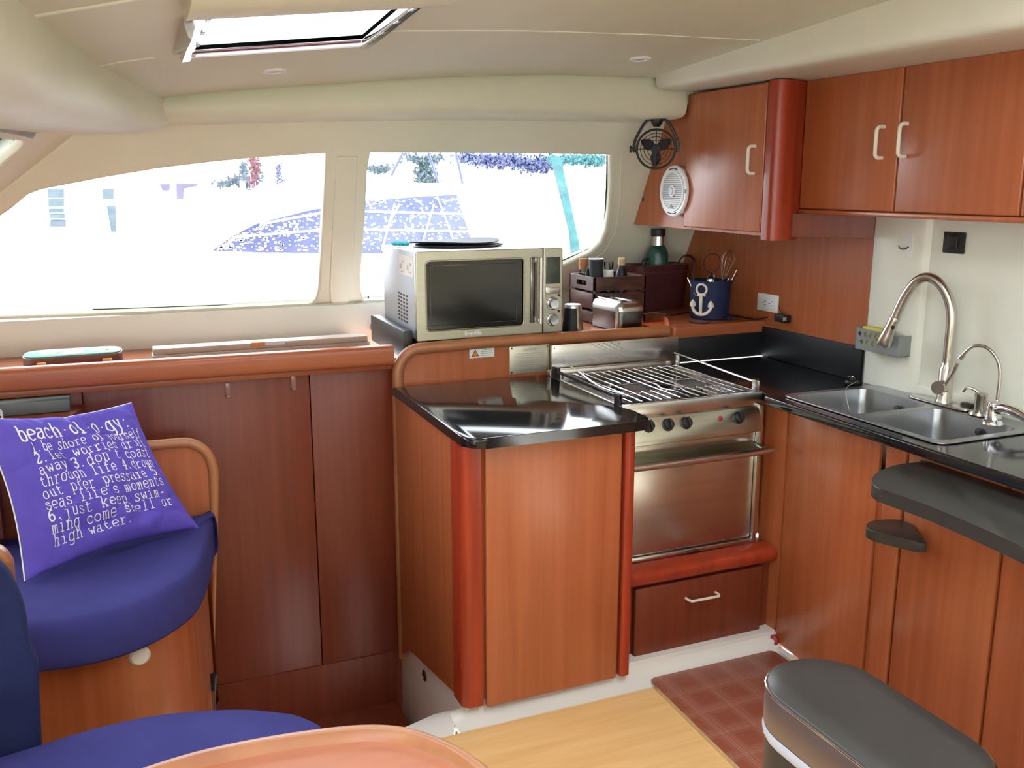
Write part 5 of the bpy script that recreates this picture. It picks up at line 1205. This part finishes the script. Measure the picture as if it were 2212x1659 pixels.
# ------------------------------------------------------------------ FLOOR MAT AND BIN
bm = B(); prism(bm, rpoly([(1.505, 2.400), (2.000, 2.400), (2.000, .95), (1.46, .95)], [.02, .02, .02, .02], 4), 'z', .0135, .0185, .002)
t = thing('kitchen_mat', 'brown red plaid kitchen mat on the light wood floor before the oven', 'mat', (1.75, 1.7, .001))
obj('mat_face', bm, plaid, t)
bm = B(); prism(bm, rpoly([(1.502, 2.36), (2.000, 2.36), (2.000, .947), (1.457, .947)], [.02, .02, .02, .02], 4), 'z', .0005, .0135, .001); obj('mat_backing', bm, corkl, t)
t = thing('pedal_bin', 'slim oval charcoal waste bin with steel band standing on the mat', 'bin', (1.205, 1.16, 0))
bc = V((1.205, 1.165, 0)); hw_, hl = .117, .232
def stad(s, z, w_=hw_, l=hl, n_=14):
    out = []
    for k in range(n_+1): a_ = math.pi*k/n_; out.append(V((bc.x+w_*s*math.cos(a_), bc.y+(l-w_)+w_*s*math.sin(a_), z)))
    for k in range(n_+1): a_ = math.pi+math.pi*k/n_; out.append(V((bc.x+w_*s*math.cos(a_), bc.y-(l-w_)+w_*s*math.sin(a_), z)))
    return out
bm = B(); R = loft(bm, [stad(.97, .001), stad(.97, .02), stad(.955, .59)], True); bm.faces.new(R[0][::-1]); bm.faces.new(R[-1]); obj('bin_body', bm, binbody, t, ang=50)
bm = B(); R = loft(bm, [stad(.985, .566), stad(1.0, .572), stad(1.0, .640), stad(.985, .644), stad(.965, .644)], True); obj('steel_band', bm, binband, t, 'taupe steel band', ang=50)
bm = B(); tube(bm, stad(.994, .643), .0025, 8, closed=True); obj('bright_rim', bm, chrome, t)
bm = B(); R = loft(bm, [stad(.975, .636), stad(.975, .647), stad(.955, .6495), stad(.5, .650)], True); bm.faces.new(R[-1]); obj('bin_lid', bm, binlid, t, ang=60)
bm = B(); rws = []
for z, s in ((.566, .992), (.559, 1.012), (.549, 1.006), (.541, .972)):
    st_ = stad(s, z); row = []
    for i, p in enumerate(st_):
        k_ = max(0, min(1, (bc.x+.02-p.x)/.12)); z2 = .568-(.568-z)*k_; row.append(V((p.x, p.y, z2)))
    rws.append(row)
loft(bm, rws, True); obj('bag_edge', bm, bagm, t, 'pale bag edge below the band', ang=60)
# lid sensor seam near band
# ------------------------------------------------------------------ HATCH AND CEILING LIGHTS
zc = cz(.43, 2.2)
bm = B()
def hz(x, y, o=0): return V((x, y, cz(x, y)+o))
for (xa, ya, xb, yb) in ((HX0, HY1, HX1, HY1), (HX1, HY1, HX1, HY0), (HX1, HY0, HX0, HY0), (HX0, HY0, HX0, HY1)):
    A_, B_ = hz(xa, ya), hz(xb, yb); A_, B_ = A_+V((0, 0, .002)), B_+V((0, 0, .002)); A2, B2 = A_+V((0, 0, .06)), B_+V((0, 0, .06))
    v = [bm.verts.new(p) for p in (A_, B_, B2, A2)]; bm.faces.new(v)
bmesh.ops.solidify(bm, geom=bm.faces[:], thickness=.012); obj('trim_15', bm, whp, kind='structure')
bm = B(); v = [bm.verts.new(hz(x, y, .012)) for x, y in ((HX0+.001, HY0+.001), (HX1-.001, HY0+.001), (HX1-.001, HY1-.001), (HX0+.001, HY1-.001))]; bm.faces.new(v); bmesh.ops.solidify(bm, geom=bm.faces[:], thickness=.006); obj('window_7', bm, skyl, kind='structure')
bm = B(); v = [bm.verts.new(hz(x, y, .05)) for x, y in ((1.0, 0), (1.53, 0), (1.53, 1.6), (1.0, 1.6))]; bm.faces.new(v); bmesh.ops.solidify(bm, geom=bm.faces[:], thickness=.006); obj('window_8', bm, pane, kind='structure')  # unseen roof hatch, added to let more daylight onto floor and right side
bm = B(); v = [bm.verts.new(hz(x, y, .05)) for x, y in ((-.5, 0), (0, 0), (0, 1.6), (-.5, 1.6))]; bm.faces.new(v); bmesh.ops.solidify(bm, geom=bm.faces[:], thickness=.006); obj('window_9', bm, pane, kind='structure')  # second unseen roof hatch, added for more light from above
t = thing('hatch_blind', 'roller blind frame with chrome side rails round the bright roof hatch', 'blind', hz(.43, 2.2))
for xx, s in ((HX0, -1), (HX1, 1)):
    bm = B(); o1 = [(xx-s*.004, -.002), (xx+s*.020, -.002), (xx+s*.024, -.012), (xx+s*.018, -.022), (xx-s*.0, -.022), (xx-s*.004, -.014)]
    R = loft(bm, [[V((x, y, cz(x, y)+z)) for x, z in o1] for y in (HY1+.012, HY0-.02)], True); bm.faces.new(R[0]); bm.faces.new(R[-1]); sr = obj('side_rail', bm, chrome, t)
    bm = B(); 
    for y_ in (2.42, 2.30, 2.18, 2.06): box(bm, (xx-.002, y_-.02, cz(xx, y_)-.0235), (xx+.006, y_+.02, cz(xx, y_)-.0218))
    obj('rail_slots', bm, dsteel, sr)
bm = B(); tube(bm, [hz(HX0, HY1+.006, -.008), hz(HX1, HY1+.006, -.008)], .008, 10); obj('front_bar', bm, whp, t)
bm = B(); tube(bm, [hz(HX0+.006, HY1-.006, -.004), hz(HX1-.006, HY1-.006, -.004)], .0035, 8); obj('hatch_seal', bm, maroon, t)
q = ceil_hit(375, 60)
rows = []
yy = 2.03
bm = B(); pts = []
o1 = [(0, .005), (-.004, -.016), (-.02, -.030), (-.06, -.034), (-.16, -.03), (-.18, .0)]
R = loft(bm, [[V((x, yy+dy, cz(x, yy+dy)+dz)) for dy, dz in o1] for x in (HX0-.045, HX0-.03, HX1+.06)], True); bm.faces.new(R[0]); bm.faces.new(R[-1]); obj('roller_cassette', bm, cream, t, ang=60)
bm = B(); R = loft(bm, [[V((HX0-.028-.014*math.sin(a_), y, cz(HX0, y)-.002-.05*max(0, min(1, (2.52-y)/.35))*math.cos(a_)*math.sin(math.pi*.5))) for a_ in (0, .5, 1.0, 1.57)]+[V((HX0-.012, y, cz(HX0, y)-.002))] for y in (2.53, 2.45, 2.36, 2.27, 2.18, 2.10)], True); bm.faces.new(R[0]); bm.faces.new(R[-1]); obj('chrome_end_fairing', bm, steel, t, 'polished end fairing', ang=60)
def dl(px, py, lab, grp='recessed ceiling lights'):
    p = ceil_hit(px, py); nx = (cz(p.x+.1, p.y)-cz(p.x-.1, p.y))/.2; nrm = V((nx, -.066, -1)).normalized(); M = axm(nrm)
    t = thing('ceiling_light', lab, 'ceiling light', p, grp)
    bm = B(); lathe(bm, [(.036, 0), (.036, .003), (.032, .007), (.024, .007), (.021, .003)], p, 32, M=M); obj('light_ring', bm, whp, t)
    bm = B(); lathe(bm, [(.0215, .003), (.018, .004), (0, .004)], p, 24, M=M); obj('lens', bm, silverp, t)
dl(594, 152, 'small round recessed ceiling light below the roof hatch'); dl(1383, 126, 'small round recessed ceiling light nearest the cherry cupboards')
# silver sunshade scrap at the windscreen, far left
A4 = [PL(x, y, jl+FN*.03, FN) for x, y in [(0, 262), (20, 258), (85, 275), (72, 300), (40, 292), (0, 285)]]
bm = B(); v = [bm.verts.new(p) for p in A4]; bm.faces.new(v); bmesh.ops.solidify(bm, geom=bm.faces[:], thickness=.006); tag(obj('silver_sunshade', bm, pmat('crinkled silver foil', (.70, .74, .76), .4, .2, vs=(60, 60, 60), bump=.6, bs=90)), 'crinkled silver sunshade edge at the top left windscreen', 'sunshade')

# ------------------------------------------------------------------ OUTSIDE
bm = B(); box(bm, (-30, 3.95, -1.3), (40, 60, -1.25)); obj('ground_harbour_water', bm, outwater, kind='structure')
YB = 8.0

def O(x, y, Y=YB): p = AY(x, y, Y); return (p.x, p.z)
t = thing('neighbour_boat', 'white motorboat with navy tinted windows outside both windows', 'boat', (3.0, YB, -1.2))
bm = B(); prism(bm, [O(120, 600), O(450, 548), O(560, 480), O(700, 430), O(900, 395), O(1150, 400), O(1250, 560), O(1400, 620), O(1400, 900), O(200, 900)], 'y', YB, YB+2.6, .03); obj('hull', bm, outwhite, t)
bm = B(); prism(bm, [O(457, 541), O(500, 510), O(555, 482), O(660, 456), O(760, 436), O(900, 425), O(985, 420), O(1022, 540), O(1022, 548), O(700, 546), O(560, 545)], 'y', YB-.03, YB, .004); wn = obj('tinted_window', bm, outnavy, t)
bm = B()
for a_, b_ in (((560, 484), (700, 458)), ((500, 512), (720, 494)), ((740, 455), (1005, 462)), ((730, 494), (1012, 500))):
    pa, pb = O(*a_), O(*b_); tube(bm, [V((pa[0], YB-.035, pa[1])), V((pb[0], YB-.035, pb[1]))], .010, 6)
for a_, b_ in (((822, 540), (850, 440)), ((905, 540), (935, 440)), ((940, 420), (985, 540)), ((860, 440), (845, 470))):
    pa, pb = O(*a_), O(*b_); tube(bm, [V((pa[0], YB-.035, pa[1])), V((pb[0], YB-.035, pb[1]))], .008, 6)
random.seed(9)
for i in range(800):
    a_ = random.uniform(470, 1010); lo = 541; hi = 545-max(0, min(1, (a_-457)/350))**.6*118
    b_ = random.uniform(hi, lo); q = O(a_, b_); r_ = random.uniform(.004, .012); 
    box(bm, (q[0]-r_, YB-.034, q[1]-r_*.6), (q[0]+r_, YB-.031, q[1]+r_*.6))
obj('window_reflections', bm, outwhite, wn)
def outthing(name, lab, cat, m, polys, Y, th=.2, part=None):
    t = thing(name, lab, cat, (O(*polys[0][0], Y)[0], Y, -1.2)); q = O(*polys[-1][-1], Y); bm = B(); tube(bm, [V((q[0]+.05, Y+th*.5, -1.25)), V((q[0]+.05, Y+th*.5, q[1]+.05))], .04, 8); obj('pole', bm, outwhite, t)
    for pl_ in polys:
        bm = B(); prism(bm, [O(*p, Y) for p in pl_], 'y', Y, Y+th, .0); obj(part or 'piece', bm, m, t)
    return t
outthing('blue_piling', 'blue painted banded dock post outside at far left', 'post', outblue, [[(103, 408), (138, 408), (138, 428), (103, 428)], [(104, 430), (138, 430), (138, 447), (104, 447)], [(105, 452), (138, 452), (138, 460), (105, 460)], [(106, 463), (140, 463), (140, 472), (106, 472)], [(108, 476), (142, 476), (142, 490), (108, 490)]], 11, .25, 'band')
outthing('short_blue_post', 'smaller blue dock post outside right of the banded one', 'post', outblue, [[(222, 408), (246, 408), (246, 430), (222, 430)], [(230, 445), (250, 445), (252, 500), (240, 502)]], 11.2, .2, 'band')
outthing('far_mauve_sign', 'washed out mauve board outside in the middle of the left window', 'board', pmat('faded mauve board', (.05, .042, .085), .6, vs=(4, 4, 4), col2=(.08, .07, .10)), [[(345, 397), (368, 397), (366, 412), (352, 412)], [(381, 396), (426, 396), (426, 402), (398, 408), (396, 430), (382, 430)]], 12, .1, 'board')
def scatter(name, lab, cat, m, pts, n_, r0, r1, Y, part='leaf_clump'):
    t = thing(name, lab, cat, (O(*pts[0], Y)[0], Y, -1.2)); q = O(*pts[len(pts)//2], Y); bm = B(); tube(bm, [V((q[0], Y+.25, -1.25)), V((q[0], Y+.25, q[1]))], .03, 8); obj('trunk' if part == 'leaf_clump' else 'pole', bm, outwhite, t); bm = B()
    for i in range(n_*5):
        k_ = random.randrange(len(pts)-1); f = random.random(); x = pts[k_][0]*(1-f)+pts[k_+1][0]*f+random.gauss(0, r1); y = pts[k_][1]*(1-f)+pts[k_+1][1]*f+random.gauss(0, r1*.5)
        p = AY(x, y, Y+random.uniform(0, .5)); r_ = random.uniform(.25, 1)*r0*.42
        Mx = Matrix.Translation(p) @ Matrix.Rotation(random.random()*3, 4, 'Y') @ Matrix.Rotation(random.random()*3, 4, 'X'); box(bm, (-r_, -r_*.6, -r_*.5), (r_, r_*.6, r_*.5), M=Mx)
    return obj(part, bm, m, t)
scatter('red_bunting', 'red speckled bunting outside at the top of the left window', 'flag', outred, [(548, 342), (552, 370), (545, 398)], 70, .045, 5, 11.5, 'cloth')
scatter('distant_bush', 'small bluish bush outside below the red bunting', 'bush', outleaf, [(478, 400), (510, 385), (530, 402), (560, 380)], 90, .05, 9, 12.5)
scatter('green_pennant', 'green speckled pennant outside left of the red bunting', 'flag', outleaf, [(526, 350), (530, 390)], 26, .05, 4, 10.8, 'cloth')
scatter('hanging_fender', 'little grey fender outside near the mullion', 'fender', outnavy, [(602, 355), (602, 395)], 22, .04, 4, 11.5, 'fender_body')
scatter('palm_tree', 'pale teal palm crown outside at the top left of the right window', 'palm tree', outleaf, [(880, 338), (920, 352), (905, 380), (935, 400), (925, 345), (950, 340)], 130, .06, 8, 12)
scatter('low_shrub', 'small blue shrub outside at the left edge of the right window', 'bush', outleaf, [(800, 362), (820, 370), (842, 360)], 40, .05, 6, 11)
scatter('leafy_tree', 'wide blue teal tree outside along the top of the right window', 'tree', outnavy, [(1000, 338), (1060, 350), (1110, 345), (1150, 360), (1195, 350)], 300, .08, 13, 13)
scatter('teal_tree', 'teal tree outside in the top right corner of the right window', 'tree', outteal, [(1195, 345), (1240, 345), (1300, 345), (1270, 352)], 190, .06, 9, 11.6)
t = thing('teal_mooring_strap', 'slanting teal strap outside at the right of the right window', 'strap', V((*[AY(1240, 545, 6.5).x], 6.5, -1.2)))
bm = B(); prism(bm, [O(1192, 340, 6.5), O(1212, 340, 6.5), O(1250, 520, 6.5), O(1255, 548, 6.5), O(1236, 548, 6.5), O(1232, 500, 6.5)], 'y', 6.5, 6.53); obj('strap_cloth', bm, outteal, t)
q = O(1246, 545, 6.5); bm = B(); tube(bm, [V((q[0], 6.55, -1.25)), V((q[0], 6.55, q[1]+.05))], .025, 8); obj('pole', bm, outwhite, t)
for i, (a_, b_) in enumerate((((925, 330), (948, 400)), ((985, 330), (1000, 400)), ((870, 330), (845, 380)))):
    pa, pb = O(*a_, 9), O(*b_, 9); bm = B(); tube(bm, [V((pa[0], 9, pa[1])), V((pb[0], 9, pb[1]))], .014, 6)
    tag(obj('rigging_line', bm, outnavy), ['dark rigging line outside in the middle of the right window', 'thin near upright rigging line outside above the black pads', 'dark rigging line outside at the left of the right window'][i], 'rope')
